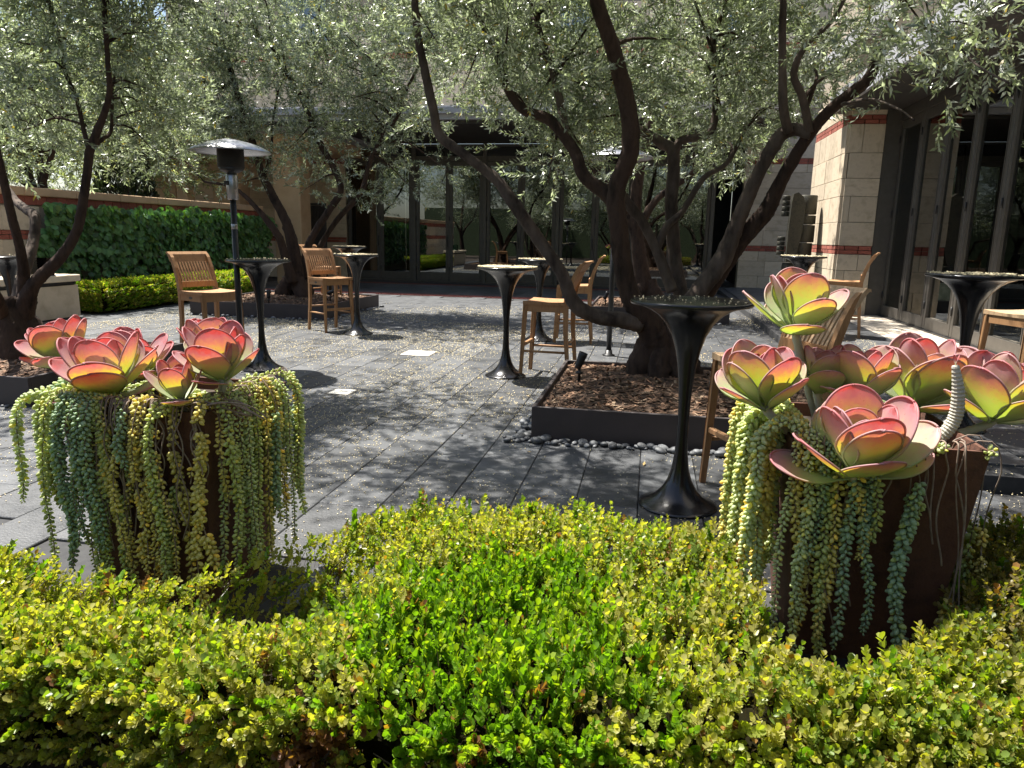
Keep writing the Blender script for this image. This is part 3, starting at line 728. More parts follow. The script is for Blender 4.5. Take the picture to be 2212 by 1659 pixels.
# ------------------------------------------------------------------ patio heaters
def heater(loc, s, label):
    t = thing('patio_heater', label, 'patio heater', loc, 0, 'patio heaters'); t.scale = (s, s, s)
    MB().lathe([(.02, 2.30), (.06, 2.30), (.13, 2.285), (.22, 2.262), (.31, 2.23), (.37, 2.20), (.385, 2.185), (.39, 2.178), (.385, 2.176), (.365, 2.188), (.30, 2.218), (.2, 2.248), (.1, 2.27), (.02, 2.28)], 48).build('reflector_dome', M_chrome, t)
    b = MB().lathe([(.10, 2.02), (.125, 2.03), (.128, 2.04), (.128, 2.24), (.12, 2.25)], 32).build('burner', M_emitter, t)
    MB().lathe([(.04, 1.97), (.11, 2.0), (.126, 2.035), (.1, 2.036)], 32).build('burner_cup', M_dark, b)
    MB().lathe([(.048, 1.72), (.055, 1.73), (.058, 1.95), (.04, 1.985)], 24).build('gas_valve_housing', M_chrome, t)
    MB().box(-.045, .0, -.075, -.056, 1.86, 1.90, ch=.004).build('control_knob', M_dark, t)
    p = MB().lathe([(.030, 0.06), (.030, 1.72)], 20).build('post', M_dark, t)
    MB().lathe([(.0315, 1.43), (.0325, 1.432), (.0325, 1.48), (.0315, 1.482)], 20).build('band', M_chrome, p)
    MB().lathe([(.07, 0), (.072, .006), (.07, .012), (.045, .02), (.037, .065)], 32).build('foot', M_dark, t)
heater((-4.02, 6.66, 0), .965, 'patio heater with steel dome left of the centre, in front of the ivy wall')
heater((-.44, 8.62, 0), 1.03, 'patio heater with steel dome half hidden behind the forked olive trunk')

# ------------------------------------------------------------------ bronze totem sculpture
sc_ = thing('totem_sculpture', 'dark patinated bronze totem of stacked drums and a curved blade, by the stone pier', 'sculpture', (2.72, 15.3, TZ))
MB().box(-.42, .42, -.35, .35, 0, .22, ch=.01).build('base_slab', M_dark, sc_); MB().box(-.36, .36, -.30, .30, .221, .55, ch=.01).build('plinth', M_green, sc_)
MB().lathe([(.16, .551), (.2, .60), (.21, .72), (.19, .85)], 20).build('neck', M_bronze, sc_)
for (a, b, x, w) in ((.86, 1.24, .14, .19), (1.25, 1.58, .17, .18), (1.60, 1.76, .17, .18), (1.78, 2.14, .17, .18)):
    MB().lathe([(w, a), (w+.01, a+.01), (w+.01, b-.01), (w, b)], 24, (x, .05, 0)).build('drum', M_bronze, sc_)
for k in range(4):
    MB().lathe([(.07, 1.0+k*.09), (.075, 1.01+k*.09), (.075, 1.07+k*.09), (.07, 1.08+k*.09)], 14, (-.25, 0, 0)).build('small_drum', M_bronze, sc_)
for k in range(4):
    MB().lathe([(.07, 1.74+k*.1), (.075, 1.75+k*.1), (.075, 1.82+k*.1), (.07, 1.83+k*.1)], 14, (-.22, 0, 0)).build('small_drum', M_bronze, sc_)
bl = [(-.17, .88), (-.05, .86), (.02, 1.05), (.07, 1.35), (.10, 1.7), (.10, 1.95), (.05, 2.1), (-.05, 2.18), (-.13, 2.15), (-.15, 2.0), (-.17, 1.5)]
MB().prism(bl, -.24, -.08).build('blade', M_bronze, sc_)

# ------------------------------------------------------------------ olive trees
def olive_template(seed, L=.24, pairs=9, ll=.064, wid=.0138):
    r = np.random.default_rng(seed); V = []; F = []
    def leaf(p, d, n, l, w):
        d = d/np.linalg.norm(d); s = np.cross(d, n); s /= np.linalg.norm(s); n2 = np.cross(s, d); k = len(V)
        bend = -.12*l
        V.extend([p, p+d*l*.45+s*w+n2*.05*l, p+d*l+n2*bend, p+d*l*.45-s*w+n2*.05*l]); F.append([k, k+1, k+2, k+3])
    droop = r.uniform(.0, .5)
    for i in range(pairs):
        t = (i+.6)/pairs; p = np.array([L*t, 0, -droop*L*t*t]); a = i*math.pi/2+r.uniform(-.4, .4)
        for s in (1, -1):
            rad = np.array([0, math.cos(a)*s, math.sin(a)*s]); ang = r.uniform(.55, 1.05)
            leaf(p, np.array([1, 0, 0])*math.cos(ang)+rad*math.sin(ang)+r.normal(0, .12, 3), np.array([-.4, 0, .6])+rad*.3+r.normal(0, .25, 3), ll*r.uniform(.65, 1.2), wid*r.uniform(.8, 1.15)*.5*1.25)
    leaf(np.array([L, 0, -droop*L]), np.array([1, .1, -.2]), np.array([0, 0, 1.]), ll*.8, wid*.55)
    # twig itself: thin strip
    k = len(V); V.extend([np.array([-.02, 0, .0012]), np.array([L*.95, 0, -droop*L*.9]), np.array([L*.95, .001, -droop*L*.9]), np.array([-.02, .0025, -.0012])]); F.append([k, k+1, k+2, k+3])
    return np.array(V), np.array(F)
OT = [olive_template(s) for s in range(5)]
def crown(parent, limbs_pts, vols, ntw, seed, leaf_s=1.0, gray=.3, tone=1.0, yel=0.0, origin=(0, 0, 0)):
    """twigs spread through the crown volumes; thin branchlets join each clump to the nearest limb point"""
    r = np.random.default_rng(seed); vol = np.array([v[3]*v[4]*v[5] for v in vols]); wts = np.array([v[6] if len(v) > 6 else 1 for v in vols])*vol**.8; wts = wts/wts.sum()
    nclump = max(10, ntw//26); which = r.choice(len(vols), nclump, p=wts)
    c = np.array([v[:3] for v in vols])[which]; rad = np.array([v[3:6] for v in vols])[which]
    u = unit(r.normal(size=(nclump, 3)))*(r.random((nclump, 1))**.45); C = c+u*rad
    # twigs
    idx = r.integers(0, nclump, ntw); spread = r.normal(0, 1, (ntw, 3))*np.array([.19, .19, .13])*leaf_s
    P = C[idx]+spread
    D = unit(spread)*.9 + r.normal(0, .55, (ntw, 3)) + np.array([0, 0, .12]) + (u*np.array([1, 1, .3]))[idx]*.5
    Vs = []; Fs = []; Cs = []; off = 0
    for k in range(len(OT)):
        m = np.arange(ntw) % len(OT) == k; T, TF = OT[k]; n = m.sum()
        V, F = instance(T, TF, P[m], frames(D[m], r), r.uniform(.8, 1.25, n)*leaf_s)
        nl = len(TF); base = np.where(r.random((n, nl, 1)) < gray, np.array([.50, .535, .475]), np.array([.215, .25, .16]))
        base = base*r.uniform(.65, 1.3, (n, nl, 1))*r.uniform(.8, 1.15, (n, 1, 1))*tone
        if yel > 0: base = base*(1+np.array([.5, .45, -.3])*yel*r.random((n, 1, 1)))
        sel = r.random((n, nl)) < .012; base[sel] = np.array([.45, .33, .06])
        base[:, -1] = np.array([.13, .11, .08])
        Vs.append(V); Fs.append(F+off); Cs.append(np.repeat(base.reshape(-1, 3), 4, 0)); off += len(V)
    V = np.vstack(Vs)-np.array(origin); 
    me = np_mesh('crown', V, np.vstack(Fs), M_olive, np.vstack(Cs)); o = link('crown', me, parent)
    # branchlets
    LP = np.array(limbs_pts); br = MB()
    for q in r.permutation(nclump)[:min(nclump, 130)]:
        d = np.linalg.norm(LP[:, :3]-C[q], axis=1); j = int(np.argmin(d+r.uniform(0, .4, len(d)))); a = LP[j, :3]; b = C[q]
        if d[j] > 2.6: continue
        m1 = a*.6+b*.4+np.array([0, 0, .12*d[j]])+r.normal(0, .05, 3)*d[j]
        ra = min(LP[j, 3]*.5, .021)*leaf_s
        pts = catmull(np.vstack([np.append(a, ra), np.append(m1, ra*.7), np.append(b, ra*.3), np.append(b+unit(b-m1)*.18, ra*.2)]), 3)
        br.tube(pts[:, :3]-np.array(origin), pts[:, 3], 5)
    if br.v: br.build('branchlets', M_bark, parent)['kind'] = 'stuff'
    return o
def bark_tube(S, base, r, thick):
    """limb surface with twisting ridges, knots and fissures"""
    n = len(S); m = 20; P = S[:, :3]-base; d = np.concatenate([[0], np.cumsum(np.linalg.norm(np.diff(P, axis=0), axis=1))])
    T = unit(np.gradient(P, axis=0)); X = np.zeros_like(P); x = np.cross(T[0], [.3, .2, .93])
    for i in range(n): x = x-T[i]*np.dot(x, T[i]); x = x/np.linalg.norm(x); X[i] = x
    Y = np.cross(T, X); a = np.arange(m)/m*2*math.pi; ph = r.uniform(0, 6, 8); tw_ = r.uniform(-3, 3)
    A, D = np.meshgrid(a, d); q = A+tw_*D*.5
    ridge = np.abs(np.sin(q*2.5+1.3*np.sin(D*7+ph[0])+ph[1]))*.6+np.abs(np.sin(q*4+1.1*np.sin(D*11+ph[2])+ph[3]))*.4
    lump = np.sin(D*9+ph[4]+np.sin(A+ph[5])*1.5)*np.cos(A+ph[6]+D*3)
    knot = np.zeros_like(A)
    for _ in range(max(1, int(d[-1]*2.2))):
        ka, kd = r.uniform(0, 6.28), r.uniform(0, d[-1]); da = np.angle(np.exp(1j*(A-ka))); knot += np.exp(-(da/.5)**2-((D-kd)/.035)**2)*r.uniform(.1, .28)
    rad = np.maximum(S[:, 3:4]*thick, .005)*(.88+.13*ridge+.05*lump+knot+.035*r.normal(size=A.shape))
    V = P[:, None]+(X[:, None]*np.cos(A)[..., None]+Y[:, None]*np.sin(A)[..., None])*rad[..., None]
    mb = MB(); F = [(i*m+k, i*m+(k+1) % m, (i+1)*m+(k+1) % m, (i+1)*m+k) for i in range(n-1) for k in range(m)]+[tuple(range(m))[::-1], tuple((n-1)*m+k for k in range(m))]
    return mb.add(V.reshape(-1, 3), F, True)
def tree(name, label, base, limbs, vols, ntw, seed, mat=M_bark, flare=None, group='olive trees in planters', thick=.63, **kw):
    t = thing(name, label, 'tree', base, 0, group); pts = []; b = Vector(base)
    for k, (L, mt) in enumerate(limbs):
        S = catmull(L, 12); pts.append(S[4::2])
        n = len(S); r = np.random.default_rng(seed*50+k)
        bark_tube(S, np.array(base), r, thick).build('trunk' if k == 0 else 'limb', mt, t)
    allp = np.vstack(pts)
    if flare:
        m = MB()
        for (dx, dy, rr, h) in flare:
            p = catmull([(dx*1.9, dy*1.9, -.10, rr*.55), (dx*1.25, dy*1.25, .06, rr*.95), (dx*.6, dy*.6, h*.6, rr*.9), (dx*.25, dy*.25, h, rr*.7)], 5); m.tube(p[:, :3], p[:, 3], 10, rough=.14, seed=int(dx*100+7))
        m.build('root_flare', mat, t)
    crown(t, allp, vols, ntw, seed, origin=base, **kw)
    return t
def L(*pts):
    """(x, y, width) photo positions with a depth -> limb centre points with radii"""
    out = []
    for (x, y, w, Y) in pts: p = at(x, y, Y); out.append((p.x, p.y, p.z, px2m(w, Y)/2))
    return out
def V_(x, y, Y, a, b, c, w=1): p = at(x, y, Y); return (p.x, p.y, p.z, a, b, c, w)

# the forked olive in the nearest planter
A = [(L((1428, 800, 130, 6.15), (1425, 745, 115, 6.1), (1400, 700, 95, 6.05), (1372, 660, 74, 6.0), (1350, 600, 64, 6.0), (1337, 500, 62, 6.0), (1332, 410, 60, 6.0), (1362, 320, 58, 5.95), (1352, 210, 55, 5.9), (1322, 100, 50, 5.8), (1288, 0, 46, 5.7), (1265, -110, 38, 5.6), (1240, -260, 26, 5.5)), M_bark),
     (L((1385, 700, 60, 6.0), (1345, 692, 56, 5.95), (1290, 684, 50, 5.9), (1240, 655, 48, 5.85), (1213, 590, 44, 5.8), (1165, 520, 42, 5.8), (1118, 452, 43, 5.75), (1075, 392, 36, 5.75), (1005, 335, 33, 5.7), (950, 292, 33, 5.7), (936, 235, 31, 5.65), (915, 140, 28, 5.6), (900, 60, 26, 5.55), (893, -60, 20, 5.5), (880, -180, 12, 5.4)), M_barkgrey),
     (L((1345, 470, 50, 6.05), (1310, 420, 46, 6.1), (1262, 380, 42, 6.1), (1240, 325, 40, 6.15), (1190, 262, 37, 6.2), (1130, 236, 31, 6.2), (1095, 190, 26, 6.2), (1078, 130, 23, 6.2), (1050, 70, 21, 6.2), (1020, 10, 18, 6.2), (995, -90, 12, 6.2)), M_bark),
     (L((1222, 285, 28, 6.2), (1212, 230, 26, 6.3), (1198, 170, 24, 6.35), (1175, 100, 20, 6.4), (1155, 20, 14, 6.4)), M_barkgrey),
     (L((1450, 760, 110, 6.25), (1475, 690, 84, 6.3), (1510, 630, 66, 6.35), (1560, 560, 60, 6.4), (1597, 470, 47, 6.4), (1640, 372, 45, 6.35), (1680, 300, 42, 6.3), (1715, 280, 38, 6.25), (1752, 290, 34, 6.2)), M_barkgrey),
     (L((1455, 770, 100, 6.35), (1500, 670, 70, 6.45), (1560, 580, 56, 6.5), (1605, 515, 56, 6.5), (1655, 455, 54, 6.45), (1685, 395, 42, 6.4), (1745, 295, 36, 6.25), (1800, 232, 35, 6.1), (1875, 170, 34, 5.9), (1905, 95, 31, 5.8), (1940, 20, 24, 5.7), (1985, -90, 16, 5.6)), M_bark),
     (L((1703, 285, 30, 6.2), (1692, 230, 28, 6.1), (1690, 120, 24, 6.0), (1692, 0, 20, 5.9), (1700, -110, 12, 5.8)), M_barkgrey),
     (L((1748, 285, 28, 6.2), (1735, 215, 24, 6.1), (1715, 160, 22, 6.0), (1740, 100, 18, 5.9), (1800, 40, 14, 5.8), (1850, -60, 9, 5.7)), M_barkgrey),
     (L((1462, 740, 80, 6.5), (1470, 640, 50, 6.7), (1458, 560, 44, 6.75), (1450, 450, 42, 6.8), (1455, 335, 40, 6.8), (1425, 305, 32, 6.85), (1375, 275, 28, 6.9), (1345, 225, 20, 6.95), (1330, 130, 14, 7.0)), M_barkgrey),
     (L((1456, 345, 30, 6.8), (1470, 305, 26, 6.75), (1535, 285, 24, 6.7), (1545, 200, 18, 6.7), (1540, 80, 13, 6.7)), M_barkgrey),
     (L((1452, 630, 40, 6.6), (1420, 545, 34, 6.6), (1385, 475, 34, 6.6), (1350, 432, 32, 6.55), (1335, 395, 28, 6.5)), M_barkgrey),
     (L((1418, 540, 26, 6.6), (1440, 490, 24, 6.65), (1475, 455, 20, 6.7), (1520, 385, 18, 6.75), (1570, 352, 16, 6.8), (1610, 280, 10, 6.8)), M_barkgrey),
     (L((1900, 95, 16, 5.8), (1960, 60, 10, 5.2), (2040, 75, 7, 4.7), (2110, 140, 5, 4.3), (2180, 180, 4, 4.1)), M_barkgrey),
     (L((1820, 225, 12, 6.0), (1880, 215, 9, 5.6), (1940, 235, 6, 5.3), (1975, 260, 4, 5.1)), M_barkgrey)]
VA = [V_(985, 60, 6.15, .55, .6, .55), V_(1120, 110, 6.45, .75, .8, .55), V_(1110, -120, 6.35, .9, 1.0, .6), V_(1250, 200, 6.95, .65, .7, .45), V_(1390, 60, 6.65, .8, .9, .6), V_(1400, -180, 6.45, 1.0, 1.1, .6),
      V_(1520, 190, 7.05, .75, .8, .55), V_(1480, 320, 7.45, .55, .5, .22, .7), V_(1640, 90, 6.65, .75, .9, .6), V_(1610, 280, 7.35, .45, .5, .28), V_(1760, 60, 6.35, .6, .7, .5), V_(1700, -180, 6.35, 1.0, 1.0, .6),
      V_(1760, 190, 6.55, .42, .5, .28, .8), V_(1900, 110, 5.6, .4, .5, .3, .7), V_(1930, 20, 5.40, .5, .6, .3), V_(1985, 190, 5.2, .2, .3, .15, .7), V_(2060, 60, 4.80, .3, .4, .2), V_(2120, 150, 4.3, .16, .2, .14, .7),
      V_(1180, 330, 7.05, .5, .5, .24, .8), V_(1010, 240, 6.45, .32, .4, .3, .8), V_(990, 370, 6.15, .1, .14, .12, 1.2), V_(900, -60, 5.95, .6, .7, .4),
      (-1.9, 4.7, 3.95, 1.0, .8, .45, 2.0), (-.6, 4.5, 4.1, 1.0, .8, .45, 2.2), (-1.2, 4.4, 3.7, .9, .6, .4, 2.0), (.6, 4.7, 4.1, .9, .8, .4, 1.5), (-2.6, 6.0, 4.0, .8, .9, .5), (-3.0, 4.6, 4.0, .8, .8, .4)]
base = at(1430, 800, 6.15); base.z = .25
tree('olive_tree', 'forked multi-stemmed olive tree in the nearest planter, one limb sweeping low to the left', tuple(base), A, VA, 5900, 11, leaf_s=.9, gray=.42, flare=[(-.14, -.05, .13, .5), (.10, -.10, .12, .45), (.02, .1, .14, .5), (-.02, -.14, .11, .4), (.17, .05, .12, .5)])

# olive in the left-hand planter
B = [(L((640, 625, 66, 12.0), (640, 575, 50, 12.0), (622, 490, 36, 12.0), (590, 425, 31, 12.0), (568, 380, 27, 12.0), (545, 305, 25, 12.0), (524, 237, 23, 12.0), (503, 169, 21, 12.0), (485, 110, 18, 12.0), (462, 30, 14, 12.0), (440, -80, 9, 12)), M_bark),
     (L((655, 600, 40, 12.1), (668, 525, 26, 12.1), (708, 459, 25, 12.1), (736, 411, 23, 12.1), (723, 368, 22, 12.1), (689, 305, 22, 12.1), (664, 241, 20, 12.1), (647, 203, 18, 12.1), (613, 148, 15, 12.1), (583, 97, 14, 12.1), (528, 63, 11, 12.1), (440, 30, 7, 12.0)), M_bark),
     (L((660, 600, 34, 12.3), (698, 521, 20, 12.3), (736, 466, 19, 12.3), (780, 416, 18, 12.3), (798, 352, 16, 12.3), (825, 300, 15, 12.3), (859, 250, 13, 12.3), (876, 199, 11, 12.3), (897, 157, 9, 12.3), (930, 90, 6, 12.3)), M_bark),
     (L((632, 610, 40, 11.8), (612, 540, 30, 11.7), (598, 505, 26, 11.6), (554, 449, 19, 11.5), (505, 406, 12, 11.4), (440, 392, 7, 11.3)), M_bark),
     (L((662, 225, 14, 12.1), (672, 161, 12, 12.1), (685, 85, 10, 12.1), (690, 10, 8, 12.1), (700, -90, 5, 12.1)), M_bark),
     (L((503, 170, 14, 12), (480, 190, 11, 11.9), (430, 185, 10, 11.8), (385, 170, 8, 11.7), (350, 130, 5, 11.6)), M_bark),
     (L((570, 385, 12, 12), (585, 330, 10, 12.2), (590, 260, 9, 12.3), (600, 200, 6, 12.4)), M_bark)]
VB = [V_(430, 110, 11.8, 1.1, 1.2, .9), V_(600, 90, 12, 1.2, 1.3, .9), V_(780, 90, 12.2, 1.2, 1.3, 1.0), V_(520, -120, 12, 1.8, 1.8, .9, .45), V_(760, -120, 12.2, 1.8, 1.8, .9, .45), V_(930, 40, 12.2, .9, 1.0, .8),
      V_(820, 230, 12.3, .8, .9, .6), V_(860, 350, 12.1, .55, .6, .4), V_(950, 330, 12.4, .5, .5, .3, .7), V_(690, 360, 12.0, .5, .6, .35, .8), V_(610, 250, 12.2, .8, .9, .6), V_(450, 270, 11.6, .8, .8, .55), V_(440, 385, 11.4, .42, .4, .18, 1.1),
      V_(530, 390, 11.6, .4, .4, .25, .8), V_(740, 400, 12.0, .35, .4, .2, .7), V_(370, 300, 11.7, .5, .5, .4, .7)]
base = at(642, 622, 12.0); base.z = .25
tree('olive_tree', 'olive tree with thin spreading dark stems in the planter behind the slatted stool', tuple(base), B, VB, 4900, 12, leaf_s=1.08, gray=.42, flare=[(-.18, -.05, .16, .45), (.12, -.12, .14, .4), (.05, .14, .16, .4)])

# olive at the left edge
Ct = [(L((35, 830, 120, 5.5), (38, 740, 92, 5.5), (55, 660, 74, 5.5), (75, 612, 52, 5.5), (127, 560, 42, 5.55), (165, 500, 36, 5.6), (180, 432, 33, 5.6), (189, 365, 31, 5.6), (195, 322, 30, 5.6), (218, 265, 26, 5.6), (236, 205, 22, 5.55), (234, 148, 18, 5.5), (228, 63, 17, 5.5), (223, -20, 15, 5.45), (215, -140, 9, 5.4)), M_bark),
      (L((38, 700, 66, 5.55), (52, 620, 46, 5.5), (44, 540, 36, 5.4), (26, 470, 32, 5.3), (8, 390, 30, 5.2), (-12, 300, 26, 5.1), (-30, 180, 20, 5.0)), M_bark),
      (L((30, 690, 66, 5.7), (52, 590, 44, 5.9), (72, 520, 40, 6.1), (76, 470, 38, 6.2), (60, 455, 34, 6.3), (30, 430, 30, 6.5), (0, 380, 22, 6.6)), M_barkgrey),
      (L((192, 318, 22, 5.6), (182, 286, 16, 5.65), (165, 212, 15, 5.7), (140, 152, 14, 5.7), (131, 93, 13, 5.7), (110, 21, 12, 5.7), (95, -60, 8, 5.7)), M_bark),
      (L((200, 318, 20, 5.6), (222, 300, 15, 5.7), (240, 280, 13, 5.8), (243, 200, 11, 5.9), (255, 130, 9, 6.0), (290, 60, 6, 6.1)), M_bark),
      (L((10, 690, 50, 5.4), (-8, 640, 40, 5.2), (-40, 590, 34, 5.0), (-90, 480, 26, 4.9)), M_bark),
      (L((185, 270, 10, 5.7), (120, 255, 8, 5.9), (70, 275, 6, 6.0), (20, 290, 4, 6.1)), M_bark),
      (L((130, 90, 10, 5.7), (60, 95, 8, 5.7), (0, 75, 6, 5.7)), M_bark)]
VC = [V_(30, 60, 5.5, .7, .8, .6), V_(170, 40, 5.6, .7, .8, .6), V_(290, 70, 5.9, .55, .7, .55), V_(140, -180, 5.5, 1.1, 1.1, .55), V_(330, -140, 5.8, .7, .8, .4), V_(60, 220, 6.0, .6, .6, .4), V_(170, 200, 6.2, .5, .6, .4),
      V_(310, 210, 6.3, .4, .5, .36), V_(300, 330, 6.5, .28, .3, .18, .9), V_(60, 320, 6.3, .5, .5, .14, .9), V_(210, 300, 6.4, .4, .4, .2, .6),
      (-4.6, 5.6, 3.9, .9, .9, .45), (-3.6, 6.4, 4.0, .7, .7, .4)]
base = at(35, 800, 5.5); base.z = .25
tree('olive_tree', 'large dark olive tree at the left edge with a thick curving limb', tuple(base), Ct, VC, 3100, 13, leaf_s=.92, gray=.42, flare=[(.12, -.1, .15, .5), (-.1, -.12, .14, .5), (.15, .06, .14, .5)])

# olive in the farthest planter
Dt = [(L((1397, 655, 66, 13.2), (1388, 600, 54, 13.2), (1378, 530, 46, 13.2), (1372, 460, 40, 13.2), (1380, 380, 36, 13.2), (1400, 290, 30, 13.2), (1420, 200, 22, 13.2), (1430, 80, 14, 13.2), (1440, -80, 8, 13.2)), M_bark),
      (L((1378, 520, 30, 13.2), (1340, 440, 24, 13.2), (1280, 360, 20, 13.1), (1230, 280, 17, 13.1), (1190, 180, 13, 13.0), (1150, 60, 8, 13)), M_bark),
      (L((1376, 500, 28, 13.2), (1420, 430, 22, 13.3), (1500, 370, 18, 13.4), (1560, 290, 15, 13.5), (1610, 180, 10, 13.5), (1650, 60, 6, 13.5)), M_bark)]
VD = [V_(1080, 100, 12.8, 1.2, 1.2, 1.0), V_(1230, 180, 13, 1.2, 1.2, .9), V_(1400, 130, 13.2, 1.3, 1.3, 1.0), V_(1560, 150, 13.3, 1.2, 1.2, 1.0), V_(1250, -100, 13, 2.0, 1.6, .9), V_(1550, -100, 13.4, 2.0, 1.6, .9), V_(1180, 330, 12.8, .8, .8, .45), V_(1330, 350, 13, .7, .7, .4),
      V_(1480, 340, 13.2, .8, .8, .4), V_(1620, 300, 13.4, .7, .7, .5), V_(1060, 250, 12.8, .7, .7, .6), V_(1720, 180, 13.3, .7, .8, .6)]
base = at(1397, 645, 13.2); base.z = .25
tree('olive_tree', 'olive tree in the farthest planter, its trunk mostly hidden by the forked olive', tuple(base), Dt, VD, 2700, 14, leaf_s=1.1, gray=.42, flare=[(-.15, -.1, .15, .4), (.15, -.08, .15, .4)])

# trees beyond the garden wall
def wall_tree(label, X, Y, h, vols, ntw, seed, **kw):
    limbs = [([(X, Y, 0, .17), (X+.1, Y, h*.3, .14), (X-.05, Y+.1, h*.55, .11), (X+.1, Y, h*.8, .06), (X+.2, Y, h, .03)], M_bark),
             ([(X, Y, h*.35, .10), (X-.7, Y+.3, h*.6, .07), (X-1.1, Y+.3, h*.85, .04)], M_bark), ([(X, Y, h*.4, .09), (X+.8, Y-.3, h*.62, .06), (X+1.2, Y-.4, h*.85, .035)], M_bark)]
    tree('olive_tree', label, (X, Y, 0), limbs, vols, ntw, seed, group='trees beyond the garden wall', **kw)
wall_tree('olive tree just beyond the garden wall at the far left', -11.3, 12.2, 5.0, [(-11.3, 12.2, 4.2, 1.7, 1.7, 1.3), (-12.6, 12.6, 3.2, 1.4, 1.3, .9), (-11.2, 12.8, 3.1, .9, 1.0, .7), (-11.8, 11.2, 3.2, 1.1, 1.0, .8)], 1700, 21, leaf_s=1.5, yel=.5, tone=1.05)
wall_tree('yellowish olive tree beyond the garden wall, between the far-left tree and the pavilion', -13.2, 17.0, 6.5, [(-13.2, 17, 5.0, 2.2, 2.0, 1.7), (-12.0, 16.6, 3.4, 1.6, 1.3, 1.0), (-14.6, 17.2, 3.4, 1.5, 1.3, 1.2), (-12.4, 15.4, 2.6, 1.0, .9, .6)], 1400, 22, leaf_s=1.8, yel=.8, tone=1.1)
wall_tree('tall olive tree rising behind the flat-roofed pavilion', -14.5, 24.5, 9.5, [(-14.5, 24.5, 6.5, 3.0, 2.0, 2.4), (-11.5, 25, 7.0, 2.2, 2.0, 1.8), (-17.5, 24.5, 6.0, 2.5, 2.0, 2.4)], 1300, 23, leaf_s=2.2, yel=.5, tone=1.0)
wall_tree('broad olive tree far beyond the garden wall at the left edge', -17.5, 18.5, 8.0, [(-17.5, 18.5, 5.2, 2.6, 2.0, 2.2), (-18.5, 17.5, 3.2, 2.4, 1.8, 1.4), (-15.8, 19.5, 4.6, 2.0, 1.6, 1.8)], 2400, 24, leaf_s=2.1, yel=.7, tone=1.05)
# cypress
def cypress():
    t = thing('cypress_tree', 'dark narrow cypress beyond the garden wall, beside the pavilion', 'tree', (-11.6, 14.9, 0)); r = np.random.default_rng(9)
    MB().tube([(0, 0, 0), (0, 0, 2), (0, 0, 4.6)], [.09, .07, .02], 8).build('trunk', M_bark, t)
    N = 9000; h = r.uniform(.5, 5.0, N); a = r.uniform(0, 6.28, N); pr = .62*np.clip((5.1-h)/3.2, 0, 1)**.7*np.clip(h/.8, .3, 1)*(.8+.2*r.random(N))+.05*np.sin(a*5+h*3)
    P = np.stack([np.cos(a)*pr, np.sin(a)*pr, h], 1); D = np.stack([np.cos(a)*.5, np.sin(a)*.5, np.ones(N)], 1)+r.normal(0, .25, (N, 3))
    T = np.array([[0, 0, 0], [.4, .22, 0], [1, 0, .05], [.4, -.22, 0]]); V, F = instance(T, np.array([[0, 1, 2, 3]]), P, frames(D, r), r.uniform(.08, .16, N))
    c = np.array([.028, .042, .018])*r.uniform(.5, 1.6, (N, 1)); link('crown', np_mesh('crown', V, F, M_olive, np.repeat(c, 4, 0)), t)
cypress()

# ------------------------------------------------------------------ clipped box hedges
def box_template(seed, upright=0.0, ln=.0195, n=6):
    r = np.random.default_rng(seed); V = []; F = []; H = .058
    def leaf(p, d, nn, l, w):
        d = d/np.linalg.norm(d); s = np.cross(d, nn); s /= np.linalg.norm(s)+1e-9; m = np.cross(s, d); k = len(V); f = .22*w
        V.extend([p, p+d*l*.38+s*w*.85+m*f, p+d*l*.78+s*w*.8+m*f, p+d*l, p+d*l*.78-s*w*.8+m*f, p+d*l*.38-s*w*.85+m*f]); F.extend([[k, k+1, k+2, k+3], [k, k+3, k+4, k+5]])
    for i in range(n):
        t = (i+.8)/n; p = np.array([H*t, 0, 0]); a = i*math.pi/2+r.uniform(-.35, .35)
        for s in (1, -1):
            rad = np.array([0, math.cos(a)*s, math.sin(a)*s]); ang = r.uniform(.55, 1.15)*(1-.35*upright)*(1.12-.5*t)
            leaf(p, np.array([1, 0, 0])*math.cos(ang)+rad*math.sin(ang), np.array([1., 0, 0])*math.sin(ang)-rad*math.cos(ang)+r.normal(0, .15, 3), ln*r.uniform(.75, 1.15)*(.8+.2*(1-t)), ln*.32*r.uniform(.85, 1.15))
    k = len(V); V.extend([np.array([-.03, .0012, 0]), np.array([H, 0, .0004]), np.array([H, 0, -.0004]), np.array([-.03, -.0012, 0])]); F.append([k, k+1, k+2, k+3])
    return np.array(V), np.array(F)
BT = [box_template(s, 0, (.0165, .019, .0215)[s % 3], 5+s % 3) for s in range(9)]; BTu = [box_template(20+s, .8, (.020, .0225, .025)[s % 3], 5+s % 3) for s in range(6)]
